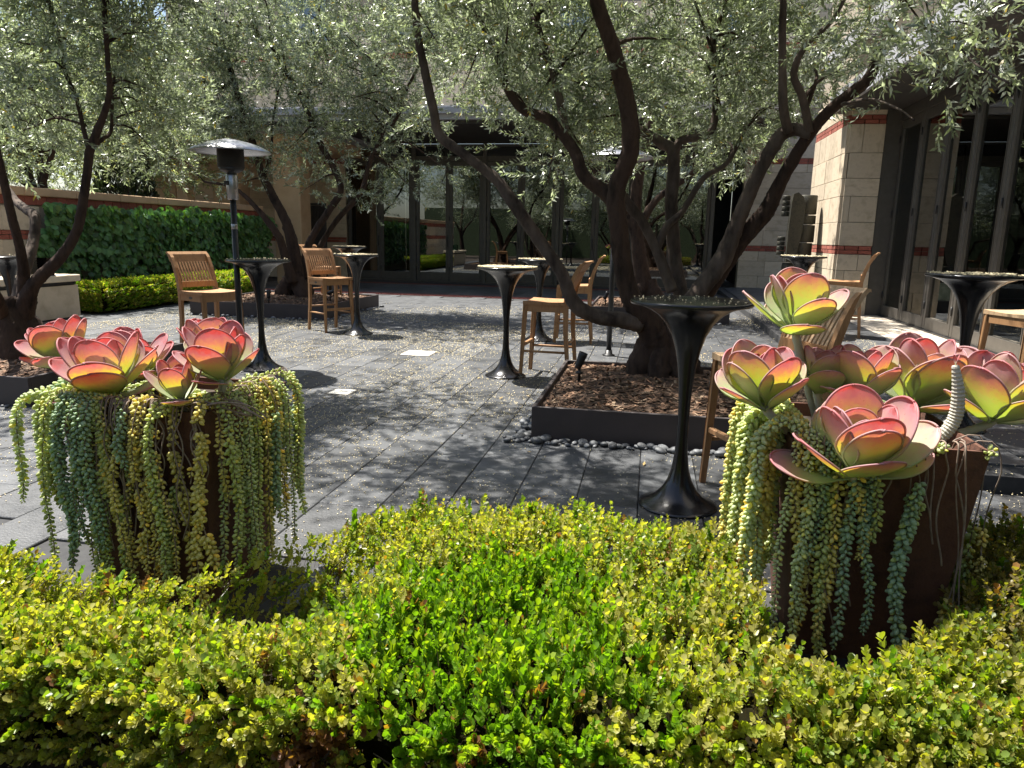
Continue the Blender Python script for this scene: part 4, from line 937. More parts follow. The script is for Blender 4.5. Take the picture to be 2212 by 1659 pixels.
def hedge_foliage(P, N, green, rng, dead=None, scale=1.0, dulling=None):
    Vs, Fs, Cs = [], [], []; off = 0; n = len(P); pick = rng.integers(0, 18, n)
    for tset, sel in ((BT, ~green), (BTu, green)):
        for k in range(len(tset)):
            m = sel & (pick % len(tset) == k); c = m.sum()
            if not c: continue
            T, TF = tset[k]; V, F = instance(T, TF, P[m], frames(N[m], rng), rng.uniform(.65, 1.3, c)*scale)
            nl = (len(T)-4)//6
            if tset is BTu: base = np.where(rng.random((c, 1, 1)) < .3, np.array([.25, .34, .03]), np.array([.14, .26, .022]))
            else:
                q = rng.random((c, 1, 1)); base = np.where(q < .45, np.array([.37, .355, .10]), np.where(q < .78, np.array([.27, .31, .06]), np.array([.15, .22, .04])))
            base = base*rng.uniform(.75, 1.25, (c, nl, 1))*np.ones((1, 1, 3))
            if dulling is not None and tset is BT: base = base*(1-dulling[m][:, None, None]*np.array([.42, .50, .30]))  # weight tones the yellow leaves down to a duller olive
            od = rng.random((c, nl)) < .014; base[od] = np.array([.34, .18, .05])
            if dead is not None: base = np.where(dead[m][:, None, None], np.array([.22, .11, .055])*rng.uniform(.6, 1.3, (c, nl, 1)), base)
            col = np.concatenate([np.repeat(base, 6, 1), np.broadcast_to(np.array([.09, .065, .035]), (c, 4, 3))], 1)
            Vs.append(V); Fs.append(F+off); Cs.append(col.reshape(-1, 3)); off += len(V)
    return np.vstack(Vs), np.vstack(Fs), np.vstack(Cs)
def hedge_top(x):
    """back edge of the near hedge as it winds round the two pots"""
    xs = np.array([-2.9, -2.2, -2.0, -1.85, -1.42, -1.30, -1.15, -1.02, -.6, .0, .30, .35, .37, .42, .58, .72, .85, .97, 1.08, 1.2, 2.3])
    ys = np.array([1.98, 1.94, 1.90, 1.84, 1.84, 1.96, 2.2, 2.52, 2.60, 2.60, 2.56, 2.45, 1.85, 1.70, 1.70, 1.85, 2.02, 2.22, 2.55, 2.8, 2.9])
    return np.interp(x, xs, ys)
def hedge_h(x, y):
    P = np.stack([x, y], -1)
    h = .330+.038*vnoise(P, 5, 3)+.018*vnoise(P, 13, 4)+.012*vnoise(P, 30, 6)
    h = h+.012*np.exp(-((x+.35)**2/.22+(y-1.95)**2/.12))
    tt = np.clip((x+1.70)/.66, 0, 1); dd = (x-(-1.70+.66*tt))**2+((y-2.02)*.8)**2; h = h-.29*np.exp(-dd/.06)-.03*np.clip((-.8-x)/.3, 0, 1)
    h = h-.05*np.clip((x-.25)/.15, 0, 1)*np.clip((1.05-x)/.3, 0, 1)*np.clip((y-1.9)/.3, 0, 1)
    return h
def near_hedge():
    t = thing('box_hedge', 'bright yellow-green clipped box hedge across the foreground, round the two succulent pots', 'hedge', (0, 2.0, 0)); r = np.random.default_rng(77)
    fy = lambda x: 1.42+.05*np.clip(x, -1.5, 1.5)+.035*np.sin(x*3.1)+.02*np.sin(x*9.0+1)
    n = 15500; x = r.uniform(-2.75, 2.0, n); u = r.random(n); f, b = fy(x), hedge_top(x); y = f+(b-f)*u
    edge = np.minimum((y-f), (b-y)); rnd = np.clip(edge/.09, 0, 1); z = hedge_h(x, y)-.075*(1-rnd)**2
    sgn = np.where((y-f) < (b-y), -1.0, 1.0); tilt = (1-rnd)*1.1
    N = np.stack([r.normal(0, .32, n), sgn*tilt+r.normal(0, .32, n), np.ones(n)], 1); P = np.stack([x, y, z-r.random(n)**2*.06], 1)
    # stray taller shoots
    ex = r.random(n) < .05; P[ex, 2] += r.uniform(.02, .06, ex.sum())
    # front and back faces
    n2 = 5200; x2 = r.uniform(-2.75, 2.0, n2); zf = r.uniform(.02, .30, n2); y2 = fy(x2)+.03*r.normal(size=n2)*.8+.03+.03*vnoise(np.stack([x2, zf], 1), 12, 8)
    P2 = np.stack([x2, y2, zf], 1); N2 = np.stack([r.normal(0, .5, n2), -np.ones(n2), r.normal(.55, .45, n2)], 1)
    hole = (vnoise(np.stack([x2, zf*1.4], 1), 9, 15) > .45) & (r.random(n2) < .6); P2, N2 = P2[~hole], N2[~hole]; x2 = x2[~hole]; zf = zf[~hole]
    n3 = 3200; x3 = r.uniform(-2.75, 2.0, n3); y3 = hedge_top(x3)-.01+.02*r.normal(size=n3); P3 = np.stack([x3, y3, r.uniform(.03, .29, n3)], 1); N3 = np.stack([r.normal(0, .5, n3), np.ones(n3), r.normal(.5, .4, n3)], 1)
    PP = np.vstack([P, P2, P3]); NN = np.vstack([N, N2, N3])
    xc = -.33+.10*np.sin(PP[:, 1]*6); half = .34-.30*np.clip((PP[:, 1]-1.75)/.55, 0, 1)**1.2+.10*vnoise(PP[:, :2], 7, 61)
    green = (np.abs(PP[:, 0]-xc)+.10*vnoise(PP[:, :2], 14, 22)+r.normal(0, .04, len(PP)) < half) & (PP[:, 1] < 2.28) & (PP[:, 2] > .2)
    green |= r.random(len(PP)) < .05
    dn = vnoise(np.stack([PP[:, 0], PP[:, 2]], 1), 11, 31); dead = (PP[:, 1] < 1.52) & (PP[:, 2] < .26) & (dn > .7)
    dead |= (r.random(len(PP)) < .012)
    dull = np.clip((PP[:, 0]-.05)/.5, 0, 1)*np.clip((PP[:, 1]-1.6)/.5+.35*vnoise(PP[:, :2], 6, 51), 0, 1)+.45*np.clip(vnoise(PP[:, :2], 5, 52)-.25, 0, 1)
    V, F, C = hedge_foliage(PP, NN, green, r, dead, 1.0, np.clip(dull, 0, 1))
    o = link('foliage', np_mesh('foliage', V-np.array([0, 2.0, 0]), F, M_hedge, C), t); o['kind'] = 'stuff'
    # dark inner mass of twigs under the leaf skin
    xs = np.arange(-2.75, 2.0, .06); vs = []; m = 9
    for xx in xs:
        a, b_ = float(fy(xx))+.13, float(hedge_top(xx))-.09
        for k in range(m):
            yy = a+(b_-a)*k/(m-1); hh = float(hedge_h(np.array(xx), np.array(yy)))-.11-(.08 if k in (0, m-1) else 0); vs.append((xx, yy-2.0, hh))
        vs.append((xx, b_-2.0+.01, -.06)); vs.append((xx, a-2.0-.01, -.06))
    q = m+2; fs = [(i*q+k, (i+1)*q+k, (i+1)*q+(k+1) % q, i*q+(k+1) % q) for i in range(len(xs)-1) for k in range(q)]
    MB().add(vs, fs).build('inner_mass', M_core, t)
    tw_ = MB()
    for k in range(420):
        xx = r.uniform(-2.3, 1.6); front = r.random() < .75; yy = (float(fy(xx))+.06) if front else (float(hedge_top(xx))-.05); s = -1 if front else 1
        p = np.array([xx, yy-2.0, r.uniform(0, .12)]); e = p+np.array([r.normal(0, .05), s*r.uniform(.0, .06), r.uniform(.08, .18)]); mm = (p+e)/2+r.normal(0, .015, 3)
        tw_.tube([p, mm, e], [.0035, .0025, .0012], 4)
    o = tw_.build('twigs', M_twig, t); o['kind'] = 'stuff'
near_hedge()
tag(MB().box(-3.2, 2.6, 1.2, 2.275, -.05, -.012).build('planting_bed', M_soil), kind='structure')
def far_hedge():
    t = thing('box_hedge', 'low clipped box hedge running along the foot of the ivy wall', 'hedge', (-8.95, 12.6, 0)); r = np.random.default_rng(78)
    n = 5200; y = r.uniform(-2.2, 2.6, n); face = r.random(n); x = np.where(face < .6, r.uniform(-.25, .27, n), np.where(face < .9, .27, r.uniform(-.25, .27, n))); z = np.where(face < .6, .40, r.uniform(.03, .38, n)); end = face > .9
    y = np.where(end, -2.2, y); P = np.stack([x, y, z+.02*vnoise(np.stack([x, y], 1), 6, 2)], 1)
    N = np.stack([np.where(face >= .6, 1.0, 0)*(~end)+r.normal(0, .3, n), np.where(end, -1.0, 0)+r.normal(0, .3, n), np.where(face < .6, 1.0, .4)], 1)
    V, F, C = hedge_foliage(P, N, r.random(n) < .35, r, None, 1.55)
    o = link('foliage', np_mesh('foliage', V, F, M_hedge, C), t); o['kind'] = 'stuff'
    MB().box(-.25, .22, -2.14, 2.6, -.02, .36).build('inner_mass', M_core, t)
far_hedge()

# ------------------------------------------------------------------ tapered steel pots
POT_H, POT_T, POT_B = .76, .285, .205
def pot(cx, cy, label):
    t = thing('tapered_pot', label, 'pot', (cx, cy, 0), 0, 'tapered rusty steel pots'); a, b, h, th = POT_T, POT_B, POT_H, .012
    def ring(s, z): return [(-s, -s, z), (s, -s, z), (s, s, z), (-s, s, z)]
    vs = ring(b, -.05)+ring(a, h)+ring(a-th, h)+ring(a-th-.02, h-.12)
    fs = [(3, 2, 1, 0)]+[(4*i+k, 4*i+(k+1) % 4, 4*i+4+(k+1) % 4, 4*i+4+k) for i in range(3) for k in range(4)]
    MB().add(vs, fs).build('pot_body', M_corten, t)
    MB().box(-a+.034, a-.034, -a+.034, a-.034, h-.13, h-.045).build('potting_soil', M_soil, t)
    return t
LP = (-1.745, 2.455); RP = (.75, 2.625)
pot(*LP, 'tapered rusty steel pot on the left, almost hidden under trailing sedum'); pot(*RP, 'tapered rusty steel pot on the right, its dark front mostly bare')

# ------------------------------------------------------------------ trailing sedum
def bead_template():
    V = [(0, 0, 0)]; n = 6
    for (x, r) in ((.22, .24), (.58, .33), (.88, .2)):
        for k in range(n): a = 6.2832*k/n; V.append((x, r*math.cos(a), r*math.sin(a)*.85))
    V.append((1, 0, 0)); F = []
    for k in range(n): F.append([0, 1+(k+1) % n, 1+k])
    for j in range(2):
        for k in range(n):
            a, b, c, d = 1+j*n+k, 1+j*n+(k+1) % n, 1+(j+1)*n+(k+1) % n, 1+(j+1)*n+k; F += [[a, b, c], [a, c, d]]
    for k in range(n): F.append([1+2*n+k, 1+2*n+(k+1) % n, 1+3*n])
    return np.array(V, float), np.array(F)
BEAD_V, BEAD_F = bead_template()
STEMS = {}
def strand(parent, path, color, rng, bare=0.0, fat=1.0, gap=0.0, org=(0, 0, 0)):
    P = np.array(path); seg = np.linalg.norm(np.diff(P, axis=0), axis=1); s = np.concatenate([[0], np.cumsum(seg)]); Lt = s[-1]
    step = .0038/fat; d = np.arange(bare*Lt, Lt, step)
    if gap > 0: d = d[(np.sin(d*rng.uniform(28, 45)+rng.uniform(0, 6)) > -1+gap*2*.5) | (rng.random(len(d)) < .25)]
    if len(d) < 3: return
    C = np.stack([np.interp(d, s, P[:, k]) for k in range(3)], 1); d2 = np.minimum(d+.01, Lt); d1 = d2-.012
    Tn = unit(np.stack([np.interp(d2, s, P[:, k])-np.interp(d1, s, P[:, k]) for k in range(3)], 1))
    ref = unit(np.cross(Tn, np.array([.31, .9, .1]))); ref2 = np.cross(Tn, ref); ph = np.arange(len(d))*2.39996+rng.uniform(0, 6)
    rad = ref*np.cos(ph)[:, None]+ref2*np.sin(ph)[:, None]
    frac = (d-d[0])/(Lt-d[0]+1e-6); sz = (.0205+.0024*rng.normal(size=len(d)))*fat*rng.uniform(.82, 1.12)*(.80+.32*np.sin(np.clip(frac*1.1+.12, 0, 1)*2.6)+.10*np.sin(d*37+rng.uniform(0, 6)))*np.where(frac > .93, 1-.5*(frac-.93)/.07, 1); sz = np.clip(sz, .006, .03)
    D = rad*.85+Tn*(.30+.25*rng.random((len(d), 1))+.5*np.clip((frac-.9)/.1, 0, 1)[:, None])+rng.normal(0, .16, (len(d), 3))
    V, F = instance(BEAD_V, BEAD_F, C+rad*.002, frames(D, rng), sz)
    col = np.array(color)[None]*rng.uniform(.82, 1.18, (len(d), 1)); yl = rng.random(len(d)) < .10; col[yl] = col[yl]*np.array([1.35, 1.15, .7])
    me = np_mesh('strand', V-np.array(org), F, M_sedum, np.repeat(col, len(BEAD_V), 0), smooth=True); o = link('strand', me, parent)
    MB().tube((P-np.array(org))[::2] if len(P) > 12 else P-np.array(org), .0022, 5).build('stem', M_stem, o)
    return o
def hang(p, nrm, length, rng, out=.03, side=0.0, lift=.03):
    """path from the soil over the rim and down"""
    p = np.array(p); nrm = np.array(nrm); t = np.cross(nrm, [0, 0, 1.0]); w = rng.uniform(0, 6); am = rng.uniform(.006, .026)
    pts = [p-nrm*.09+np.array([0, 0, -.03]), p-nrm*.04+np.array([0, 0, lift*.7]), p+nrm*(out*.35)+np.array([0, 0, lift]), p+nrm*(out*.9)+np.array([0, 0, lift*.1-.015])]
    n = 12
    for i in range(1, n+1):
        f = i/n; pts.append(p+nrm*(out+.006*math.sin(f*5+w))+t*(am*math.sin(f*6+w)+side*f)+np.array([0, 0, -.03-length*f]))
    return catmull(np.hstack([np.array(pts), np.zeros((len(pts), 1))]), 3)[:, :3]
BLUE = (.34, .46, .29); MID = (.49, .55, .21); YEL = (.70, .62, .21); PALE = (.58, .65, .35)
def sedum_left():
    t = thing('trailing_sedum', 'dense curtain of blue-green and yellow trailing sedum over the left pot', 'succulent', (*LP, POT_H-.05)); r = np.random.default_rng(61); org = (*LP, POT_H-.05)
    a = POT_T; z = POT_H
    for k in range(46):                                   # front face
        u = (k+r.random())/46; x = LP[0]-a+2*a*u
        gapz = .84 < u < .93
        if gapz and r.random() < .8: continue
        c = (BLUE if r.random() < .7 else MID) if u < .28 else (YEL if r.random() < .62 else MID); c = BLUE if r.random() < .12 else c
        ln = r.uniform(.42, .72) if r.random() < .74 else r.uniform(.10, .25)
        strand(t, hang((x, LP[1]-a, z), (0, -1, 0), ln, r, r.uniform(.02, .075), r.uniform(-.03, .03)), c, r, bare=(.12 if u < .35 else r.choice([.1, .15, .3, .45, .6])), fat=r.uniform(.72, 1.08), gap=(.3 if c is YEL else 0), org=org)
    for k in range(30):                                   # right-hand face
        u = (k+r.random())/30; y = LP[1]-a+2*a*u
        c = (MID, YEL, BLUE, MID, PALE)[r.integers(0, 5)]; ln = r.uniform(.32, .62)
        strand(t, hang((LP[0]+a, y, z), (1, 0, 0), ln, r, r.uniform(.02, .10), r.uniform(-.03, .03), lift=r.uniform(.03, .07)), c, r, bare=r.choice([.1, .2, .3, .45]), fat=r.uniform(.72, 1.02), gap=.25 if c is YEL else 0, org=org)
    for k in range(18):                                   # left-hand face
        u = (k+r.random())/18; y = LP[1]-a+2*a*u
        strand(t, hang((LP[0]-a, y, z), (-1, 0, 0), r.uniform(.25, .62), r, r.uniform(.03, .19), r.uniform(-.03, .03), lift=r.uniform(.02, .06)), (BLUE, MID, PALE)[r.integers(0, 3)], r, bare=.1, fat=1.1, org=org)
    for k in range(26):                                   # short tufts filling the rim
        x, y = LP[0]+r.uniform(-a, a)*.95, LP[1]+r.uniform(-a, a)*.95; d = r.normal(0, 1, 2); d /= np.linalg.norm(d); P = [np.array([x, y, z-.03])+np.array([d[0]*.09*f, d[1]*.09*f, .05*math.sin(f*2.6)]) for f in np.linspace(0, 1, 6)]
        strand(t, P, (PALE, YEL, MID)[k % 3], r, bare=.2, fat=.95, org=org)
    m = MB()                                              # bare brown stems hooked over the rim
    for k in range(36):
        u = r.uniform(.15, 1.0); x = LP[0]-a+2*a*u; p = hang((x, LP[1]-a, z), (0, -1, 0), r.uniform(.15, .5), r, r.uniform(.015, .05), r.uniform(-.04, .04), lift=.035); MB().tube(p-np.array(org), .0027, 5).build('bare_stem', M_stem, t)
    for k in range(10):
        x0 = LP[0]+r.uniform(-.05, .28); y0 = LP[1]-a+r.uniform(-.01, .06); p = catmull([(x0, y0, z+.015, 0), (x0+.08, y0-.01, z+.04, 0), (x0+.16*r.uniform(.5, 1.2), y0+r.uniform(-.02, .06), z+.03, 0), (x0+.22, y0+.05, z-.02, 0)], 5)
        MB().tube(p[:, :3]-np.array(org), .003, 5).build('bare_stem', M_stem, t)
sedum_left()
def sedum_right():
    t = thing('trailing_sedum', 'pale green trailing sedum hanging down the left side of the right pot', 'succulent', (*RP, POT_H-.05)); r = np.random.default_rng(62); org = (*RP, POT_H-.05); a = POT_T; z = POT_H
    for k in range(20):                                   # left face, thick pale cascade
        u = (k+r.random())/20; y = RP[1]-a+2*a*u*.8
        strand(t, hang((RP[0]-a, y, z), (-1, 0, 0), r.uniform(.40, .70), r, r.uniform(.02, .13), r.uniform(-.02, .02), lift=.05), (PALE, PALE, YEL, MID)[r.integers(0, 4)], r, bare=.08, fat=1.15, org=org)
    for (u, ln, c, b, g_) in ((.02, .60, PALE, .08, 0), (.05, .45, YEL, .1, 0), (.08, .62, PALE, .08, 0), (.12, .5, PALE, .1, 0), (.15, .58, YEL, .2, .2), (.19, .33, BLUE, .1, 0), (.22, .60, MID, .15, 0), (.25, .55, YEL, .3, .3), (.28, .62, MID, .45, 0), (.31, .5, YEL, .2, .4), (.34, .58, BLUE, .12, 0),
                              (.37, .3, YEL, .3, .3), (.40, .22, BLUE, .1, 0), (.43, .52, BLUE, .2, 0), (.46, .25, MID, .4, 0), (.60, .62, BLUE, .30, 0), (.63, .42, BLUE, .45, 0), (.66, .40, MID, .5, .2), (.86, .50, YEL, .85, .2)):
        strand(t, hang((RP[0]-a+2*a*u, RP[1]-a, z), (0, -1, 0), ln*1.12, r, r.uniform(.015, .05), r.uniform(-.03, .03), lift=.03), c, r, bare=b, fat=r.uniform(.78, 1.1), gap=g_, org=org)
    strand(t, hang((RP[0]+a, RP[1]-a+.05, z), (1, 0, 0), .50, r, .05, -.02, lift=.02), YEL, r, bare=.62, fat=1.05, gap=.2, org=org)
    strand(t, hang((RP[0]+a, RP[1]-a+.12, z), (1, 0, 0), .44, r, .03, .02, lift=.02), MID, r, bare=.68, fat=.9, gap=.3, org=org)
    for k in range(9):
        x, y = RP[0]+r.uniform(-.1, a), RP[1]-a+r.uniform(.0, .06); P = [np.array([x+.02*f, y-.035*f, z-.04+.05*math.sin(f*2.2)]) for f in np.linspace(0, 1, 5)]
        strand(t, P, (MID, PALE)[k % 2], r, bare=.3, fat=.9, org=org)
    for u, ln, sd in ((.26, .5, -.06), (.44, .2, .02), (.68, .22, -.03), (.71, .27, -.03), (.77, .34, -.02), (.83, .50, -.07), (.86, .5, -.05), (.30, .55, -.02), (.2, .35, .02), (.16, .6, -.08), (.5, .24, .02)):
        p = hang((RP[0]-a+2*a*u, RP[1]-a, z), (0, -1, 0), ln, r, r.uniform(.012, .03), sd, lift=.02); MB().tube(p-np.array(org), .0028, 5).build('bare_stem', M_stem, t)
sedum_right()

# ------------------------------------------------------------------ paddle plants (red-edged rosettes)
def paddle_mesh(W, cup, bend, seed):
    r = np.random.default_rng(seed); nu, nv = 17, 11; U = 1-(1-np.linspace(0, 1, nu))**2; V = []; E = []; UU = []
    def half(u):
        if u < .58: k = u/.58; return W*(.17+.83*(k*k*(3-2*k)))
        return W*math.sqrt(max(0, 1-((u-.58)/.42)**2))
    rim = []
    ph = r.uniform(0, 6)
    for i, u in enumerate(U):
        h = max(half(u), .012)
        for j in range(nv):
            v = j/(nv-1)*2-1; y = v*h
            z = cup*(y/W)**2*W*.55 + bend*u*u*.5 - .04*math.sin(u*3.1) + .012*math.sin(4*v+ph)*u; x = u-(.10*bend*u*u)
            V.append((x, y, z)); UU.append(u); E.append(max(abs(v)**6, max(0, (u-.8)/.2)**2))
    F = [[i*nv+j, (i+1)*nv+j, (i+1)*nv+j+1, i*nv+j+1] for i in range(nu-1) for j in range(nv-1)]
    V = np.array(V); loop = [i*nv for i in range(nu)]+[(nu-1)*nv+j for j in range(1, nv-1)]+[i*nv+nv-1 for i in range(nu-1, -1, -1)]
    # rounded fleshy rim
    path = V[loop]; n = 6; base = len(V); tv = []; tu = []; te = []
    for q, p in enumerate(path):
        tg = unit(path[min(q+1, len(path)-1)]-path[max(q-1, 0)]); a = unit(np.cross(tg, [0, 0, 1.0])); b = np.cross(tg, a)
        for k in range(n):
            an = 6.2832*k/n; tv.append(p+(a*math.cos(an)+b*math.sin(an))*.014); tu.append(UU[loop[q]]); te.append(1.0)
    for q in range(len(path)-1):
        for k in range(n): F.append([base+q*n+k, base+q*n+(k+1) % n, base+(q+1)*n+(k+1) % n, base+(q+1)*n+k])
    V = np.vstack([V, np.array(tv)])
    return np_mesh('leaf', V, np.array(F), M_paddle, smooth=True, fl={'leaf_u': UU+tu, 'leaf_e': E+te})
PAD = [paddle_mesh(w, c, b, s) for s, (w, c, b) in enumerate(((.36, .32, .24), (.39, .26, .14), (.32, .36, .34), (.37, .20, .08), (.30, .34, .20), (.40, .30, .28), (.34, .15, -.06), (.37, .38, .24)))]
def rosette(label, base, axis, pairs, size, stem_from, seed, open_=1.0, az0=0.0, hue=.5):
    size *= 1.12 if hue > .5 else 1.08; pairs += 2 if pairs > 5 else 1
    t = thing('paddle_plant', label, 'succulent', tuple(base), 0, 'red-edged paddle plants'); r = random.Random(seed); ax = Vector(axis).normalized()
    x = ax.cross(Vector((0, 1, 0))).normalized(); y = ax.cross(x).normalized()
    for k in range(pairs):
        f = k/(pairs-1); th = R(7+(57*f**1.15)*open_+(18*f**3 if r.random() < .45 else 0)); s = size*(.62+.42*math.sin(f*2.4)**.8 if f > 0 else .55)
        for q in range(2):
            az = az0+k*math.pi/2+q*math.pi+r.uniform(-.25, .25); th2 = th+r.uniform(-.1, .1)
            rad = x*math.cos(az)+y*math.sin(az); d = (ax*math.cos(th2)+rad*math.sin(th2)).normalized(); inner = (ax*math.sin(th2)-rad*math.cos(th2)).normalized(); w = inner.cross(d)
            Mx = Matrix((d, w, inner)).transposed().to_4x4()
            Mx.translation = ax*((1-f)*size*.22)+rad*size*.05
            ss = s*r.uniform(.9, 1.1); me = PAD[r.randrange(len(PAD))]
            o = link('leaf', me, t); o.color = (hue+.10*(.5-f), .5, .5, 1); o.matrix_local = Mx @ Matrix.Diagonal((ss, ss, ss, 1))
    p0 = Vector(stem_from)-Vector(base); m1 = p0*.5+Vector((0, 0, -.01)); pts = [p0, m1, Vector((0, 0, 0)), ax*size*.25]; P = catmull([(*p, .013) for p in pts], 8)
    rr = [.0135+.0018*(i % 2) for i in range(len(P))]
    MB().tube(P[:, :3], rr, 10).build('stem', M_pstem, t)
    return t
Lz = POT_H-.05
RS = 1.0
ros = [('far-left paddle plant of the left pot, its coral leaves leaning out over the rim', at(150, 792, 2.52), (-.28, -.18, 1), 7, .165, (-1.90, 2.45, Lz), 1, 1.0, .3),
       ('large coral and yellow paddle plant at the front left of the left pot', at(252, 852, 2.30), (-.05, -.22, 1), 7, .195, (-1.78, 2.36, Lz), 2, 1.0, .2),
       ('coral paddle plant at the back of the left pot, behind the large front one', at(300, 815, 2.62), (.0, -.15, 1), 6, .165, (-1.72, 2.60, Lz), 3, .95, .8),
       ('small upright red-tipped paddle plant at the front centre of the left pot', at(392, 872, 2.22), (.05, -.12, 1), 5, .130, (-1.58, 2.28, Lz), 4, .75, .5),
       ('tall cupped pink paddle plant at the front right of the left pot', at(482, 826, 2.30), (.05, -.08, 1), 6, .165, (-1.52, 2.32, Lz), 5, .78, .1),
       ('pink paddle plant at the back right of the left pot', at(452, 785, 2.62), (.05, -.05, 1), 6, .155, (-1.56, 2.62, Lz), 6, .8, .9)]
ros += [('tallest paddle plant, on a long bare stem above the right pot', at(1719, 722, 2.66), (-.02, -.05, 1), 6, .190, (.62, 2.66, Lz), 11, .82, .15),
        ('pale pink and green paddle plant leaning out at the left of the right pot', at(1655, 885, 2.44), (-.18, -.12, 1), 7, .185, (.55, 2.45, Lz), 12, .82, .6),
        ('large paddle plant at the back right of the right pot', at(1970, 885, 2.82), (.05, -.2, 1), 7, .235, (.86, 2.80, Lz), 13, .95, .3),
        ('medium paddle plant in the middle of the right pot', at(1858, 872, 2.60), (-.02, -.15, 1), 6, .175, (.74, 2.60, Lz), 14, .9, .7),
        ('large front paddle plant of the right pot, spilling over the front rim', at(1842, 1030, 2.30), (-.05, -.30, 1), 7, .225, (.72, 2.42, Lz), 15, .98, .2),
        ('paddle plant at the right edge, leaning out of the right pot', at(2140, 912, 2.66), (.22, -.12, 1), 7, .205, (.96, 2.64, Lz), 16, .95, .5),
        ('small orange paddle plant tucked behind the pale pink one in the right pot', at(1765, 850, 2.62), (.0, -.05, 1), 5, .14, (.64, 2.6, Lz), 17, .8, .2)]
for k, q in enumerate(ros): rosette(*q, hue=.55 if k < 6 else .41)
# thick bare curved stem on the right pot
bs = thing('bare_paddle_stem', 'thick pale ridged bare stem curling up out of the right pot', 'plant stem', (.90, 2.42, Lz))
pp = [at(1985, 960, 2.42), at(2030, 945, 2.40), at(2062, 905, 2.40), at(2070, 850, 2.40), at(2064, 790, 2.40)]; o_ = Vector((.90, 2.42, Lz))
S = catmull([(*((o_-o_)+Vector((.0, .0, .0))), .014)]+[(*(p-o_), w) for p, w in zip(pp, (.016, .0185, .019, .017, .010))], 14)
MB().tube(S[:, :3], [w*(1+.13*(i % 2)) for i, w in enumerate(S[:, 3])], 12, smooth=False).build('ridged_stem', M_pstem, bs)
for a_ in (0, 1): 
    o = link('leaf', PAD[4], bs); d = Vector((.1-.2*a_, 0, 1)).normalized(); inn = Vector((1-2*a_, -.2, .1)).normalized(); w_ = inn.cross(d).normalized(); inn = d.cross(w_)
    M4 = Matrix((d, w_, inn)).transposed().to_4x4(); M4.translation = pp[-1]-o_; o.matrix_local = M4 @ Matrix.Diagonal((.035, .035, .035, 1))

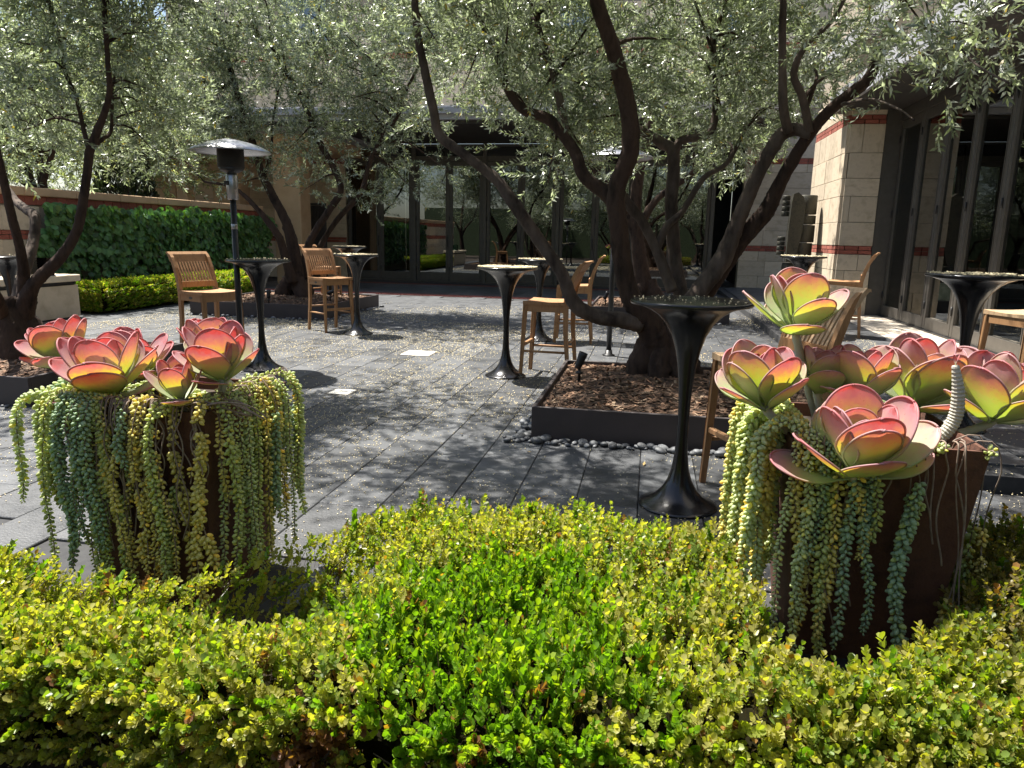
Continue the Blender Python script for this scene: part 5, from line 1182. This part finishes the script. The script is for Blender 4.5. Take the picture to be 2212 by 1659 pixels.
# ------------------------------------------------------------------ fallen blossom and leaves
def litter():
    r = np.random.default_rng(91); N = 160000
    x = r.uniform(-8.0, 2.9, N); y = 2.7+11.5*r.random(N)**1.1; P = np.stack([x, y], 1)
    den = np.clip(.35+.75*vnoise(P, .55, 3)+.35*vnoise(P, 2.2, 5), .05, 1); den *= np.where(y > 13.5, .4, 1); den += .5*np.exp(-((x+2.0)**2/1.2+(y-6.8)**2/.5))
    k = (r.random(N) < den*.55) & ~((x > -.8) & (x < 1.45) & (y > 4.78) & (y < 6.85)) & ~((x > -7.4) & (x < -5.0) & (y > 10.75) & (y < 13.25)) & ~((x > -1.05) & (x < 1.35) & (y > 12.3) & (y < 14.7)) & ~((x > -7.05) & (x < -4.6) & (y > 4.7) & (y < 6.7))
    x, y = x[k], y[k]; z = np.where((x > TX) & (y > 4.4), TZ, 0)+.003
    pos = [np.stack([x, y, z], 1)]
    for q, (tx, ty, tz, s, lb) in enumerate(TABLES):
        n = (110, 2300, 600, 500, 90, 600, 800, 450, 30)[q]; a = r.uniform(0, 6.28, n); rr = .292*s*np.sqrt(r.random(n)); pos.append(np.stack([tx+rr*np.cos(a), ty+rr*np.sin(a), np.full(n, tz+1.073*s+.003)+.004*r.random(n)], 1))
    pos = np.vstack(pos); keep_ = (pos[:, 2] < .5) | (vnoise(pos[:, :2], 14, 66)+r.normal(0, .45, len(pos)) > -.15); pos = pos[keep_]; n = len(pos)
    T = np.array([[1, 1, 1], [1, -1, -1], [-1, 1, -1], [-1, -1, 1]], float)*.75; TF = np.array([[0, 1, 2], [0, 3, 1], [0, 2, 3], [1, 3, 2]])
    V, F = instance(T, TF, pos, frames(r.normal(size=(n, 3)), r), r.uniform(.0030, .0060, n)*np.clip(.55+pos[:, 1]*.07, .75, 1.25))
    tag(link('fallen_blossom', np_mesh('fallen_blossom', V, F, M_litter)), 'tiny pale yellow fallen blossom scattered over the paving and table tops', 'blossom', kind='stuff')
    n = 150; pos = np.stack([r.uniform(-5, 1.5, n), r.uniform(2.8, 11, n), np.full(n, .008)], 1); ok = ~((pos[:, 0] > -.8) & (pos[:, 1] > 4.7) & (pos[:, 1] < 6.9)); pos = pos[ok]; n = len(pos)
    T = np.array([[0, 0, .0], [.5, .14, .08], [1, 0, .16], [.5, -.14, .08]]); D = np.stack([r.normal(size=n), r.normal(size=n), r.normal(0, .1, n)], 1)
    V, F = instance(T, np.array([[0, 1, 2, 3]]), pos, frames(D, r, np.array([0, 0, 1.0])), r.uniform(.04, .07, n)); c = np.array([.30, .21, .08])*r.uniform(.5, 1.4, (n, 1))
    tag(link('fallen_leaves', np_mesh('fallen_leaves', V, F, M_chip, np.repeat(c, 4, 0))), 'dry narrow olive leaves scattered on the dark paving', 'leaves', kind='stuff')
litter()

# ------------------------------------------------------------------ the garden behind the viewpoint, seen only as reflections in the glass
rw_ = thing('rear_hedge', 'tall dark hedge behind the viewpoint, seen only reflected in the doors', 'hedge', (0, -9, 0))
MB().box(-16, 12, -.3, 0, -.05, 3.2).build('foliage', surf('dark_hedge', (.012, .02, .008), (.05, .075, .03), 9, .9, detail=10), rw_)
src = [o for o in bpy.data.objects if o.name.startswith('olive_tree') and o.parent is None][:4]
for k, (x, y, a) in enumerate(((-7.5, -5.5, 1.2), (-2.5, -6.0, 2.6), (2.8, -5.5, 4.0), (-12.0, -4.5, 5.0), (7.5, -4.0, .4))):
    t = copy_tree(src[k % 4 if k % 4 != 2 else 0]); t.location = (x, y, 0); t.rotation_euler = (0, 0, a); t['group'] = 'olive trees behind the viewpoint'
    t['label'] = ('second', 'middle', 'fourth', 'leftmost', 'rightmost')[k]+' olive tree behind the viewpoint, seen only reflected in the glass doors'
